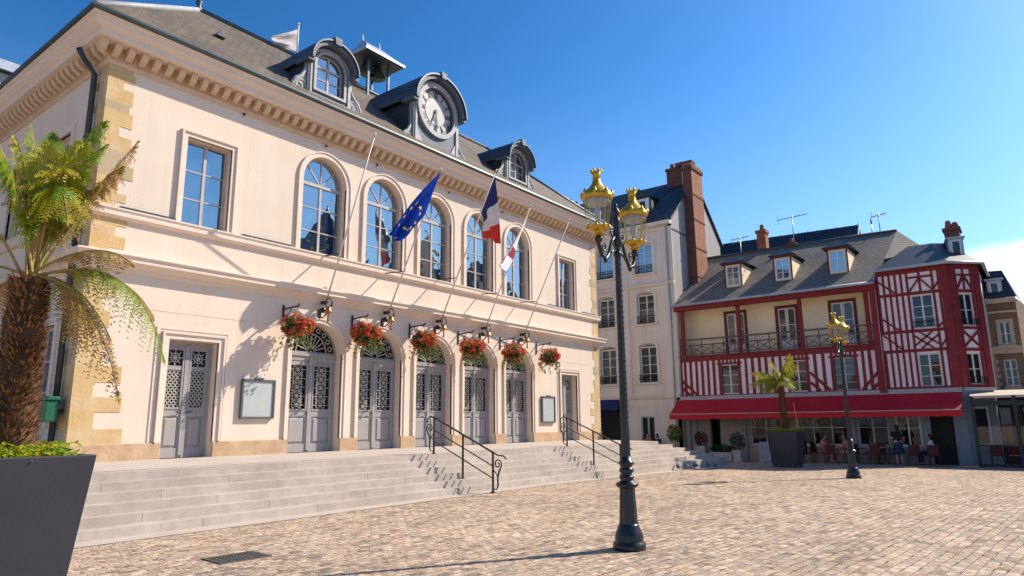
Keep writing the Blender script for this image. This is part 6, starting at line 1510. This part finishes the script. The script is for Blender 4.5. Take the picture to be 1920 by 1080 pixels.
person((35.05, 5.45, GT), 20, 'stand', cl_black, cl_blue, 'standing woman in black top and dark skirt by the terrace tables', skirt=True, arms='bag')
person((35.58, 4.22, GT), 95, 'sit', cl_white, cl_blue, 'seated guest in white shirt next to the dark doorway', lean=.05)
person((35.95, 18.05, gz(36)), 185, 'sit', cl_orange, cl_red, 'seated person in orange top on the bench by the white house', arms='table', lean=.10)
person((35.95, 17.45, gz(36)), 170, 'sit', cl_blue, cl_blue, 'seated person in navy clothes on the bench by the white house', arms='table', lean=.10)

# ------------------------------------------------------------------ potted greenery along the terrace
def pot_square(P, x, y, z, a, h, m):
    mb = MB(); mb.add([(x-a*.8, y-a*.8, z), (x+a*.8, y-a*.8, z), (x+a*.8, y+a*.8, z), (x-a*.8, y+a*.8, z), (x-a, y-a, z+h), (x+a, y-a, z+h), (x+a, y+a, z+h), (x-a, y+a, z+h)], [(4, 5, 6, 7), (0, 1, 5, 4), (1, 2, 6, 5), (2, 3, 7, 6), (3, 0, 4, 7)]); mb.build('pot', m, P, bevel=.015)
def shrub(x, y, z, label, cat, a, h, potm, trunk, c, r, n, mats, name, size=.06, seed=1):
    P = thing(name, label, cat, (x, y, z)); pot_square(P, x, y, z, a, h, potm); rnd = random.Random(seed)
    if trunk: mb = MB(); mb.tube([(x, y, z+h-.05), (x+.02, y, z+c)], .03, 6); mb.build('trunk', trunk_m, P)
    mb = MB(); blob_plants(mb, (x, y, z+c), r[0], r[1], r[2], n, size, (0, 1), rnd); mb.build('crown', mats, P)
shrub(34.4, 15.75, gz(34), 'small round yellowing tree in a dark pot at the left end of the awning', 'potted tree', .30, .42, planter_m, True, 1.35, (.42, .42, .48), 520, [leaf_y, leaf_m], 'potted_tree', .07, 3)
shrub(33.9, 12.25, gz(34), 'clipped dark round bush in a pale stone pot under the awning', 'potted bush', .22, .55, stonepot, False, .95, (.40, .40, .48), 600, [leaf_d, leaf_d], 'potted_bush', .05, 4)
shrub(35.4, 14.7, gz(35), 'reddish brown shrub in a grey pot at the left of the terrace', 'potted shrub', .28, .70, stonepot, False, 1.05, (.38, .38, .42), 380, [cl_red, leaf_d], 'potted_shrub', .06, 6)
hg = thing('hedge_trough', 'low dark hedge in a pale trough between the pots under the awning', 'hedge', (34.8, 13.4, gz(35)))
mb = MB(); mb.box(34.6, 35.0, 12.85, 13.95, gz(35), gz(35)+.42); mb.build('trough', stonepot, hg, bevel=.02)
mb = MB(); blob_plants(mb, (34.8, 13.4, gz(35)+.58), .26, .62, .24, 600, .05, (0, 1), random.Random(8)); mb.build('foliage', [leaf_d, leaf_d], hg)
sg = thing('menu_board', 'small dark folding menu board standing left of the far planter', 'menu board', (34.2, 11.0, gz(34)))
for s in (-1, 1):
    mb = MB(); mb.add([(34.2+s*.22, 10.72, gz(34)), (34.2+s*.22, 11.28, gz(34)), (34.2+s*.03, 11.28, gz(34)+.95), (34.2+s*.03, 10.72, gz(34)+.95)], [(0, 1, 2, 3)]); o = mb.build('board', shop_b, sg); k = o.modifiers.new('t', 'SOLIDIFY'); k.thickness = .03
print('objects', len(bpy.data.objects), 'top', sum(1 for o in bpy.data.objects if o.parent is None))

# ------------------------------------------------------------------ houses on the far side of the square (mirrored in the town hall windows)
def opposite(x0, x1, he, hr, wm_, label):
    h = thing('gabled_house', label, 'house', (x0, -15, 0), 'gabled houses across the square'); Fo = FX(x1, -15, pi)
    w = x1-x0; mb = MB(Fo); mb.prism([(0, -.6), (w, -.6), (w, he), (w/2, hr), (0, he)], 0, .3); mb.M = IDM; mb.box(x0, x1, -26, -15.3, -.6, he); mb.build('wall', wm_, h)
    mb = MB(); xm = (x0+x1)/2; mb.add([(x0-.3, -14.7, he-.25), (xm, -14.7, hr+.1), (xm, -26, hr+.1), (x0-.3, -26, he-.25), (x1+.3, -14.7, he-.25), (x1+.3, -26, he-.25)], [(0, 1, 2, 3), (1, 4, 5, 2)]); r = mb.build('roof', slate_dark, h); k = r.modifiers.new('t', 'SOLIDIFY'); k.thickness = .2
    for j, z in enumerate((3.4, 6.2, 9.0, 11.6)):
        if z > he-1: continue
        for q in (.28, .72): win(h, Fo, w*q-.5, w*q+.5, z, z+1.7, -.05, 0, 2, 3, whitewood, g_dark, .07)
    mb = MB(); mb.box(xm+.8, xm+1.6, -20, -19.2, he, hr+1); mb.build('chimney', brick_m, h)
opposite(25, 32, 10.5, 15.5, plaster, 'pale gabled house reflected in the leftmost arched window')
opposite(35, 41, 12, 18.5, shop_b, 'steep grey gabled house reflected in the second arched window')
opposite(45, 52, 11.5, 18.0, plaster_y, 'cream gabled house reflected in the middle arched window')
opposite(54, 62, 13, 19.5, wh_wall, 'tall pale gabled house reflected in the fourth arched window')
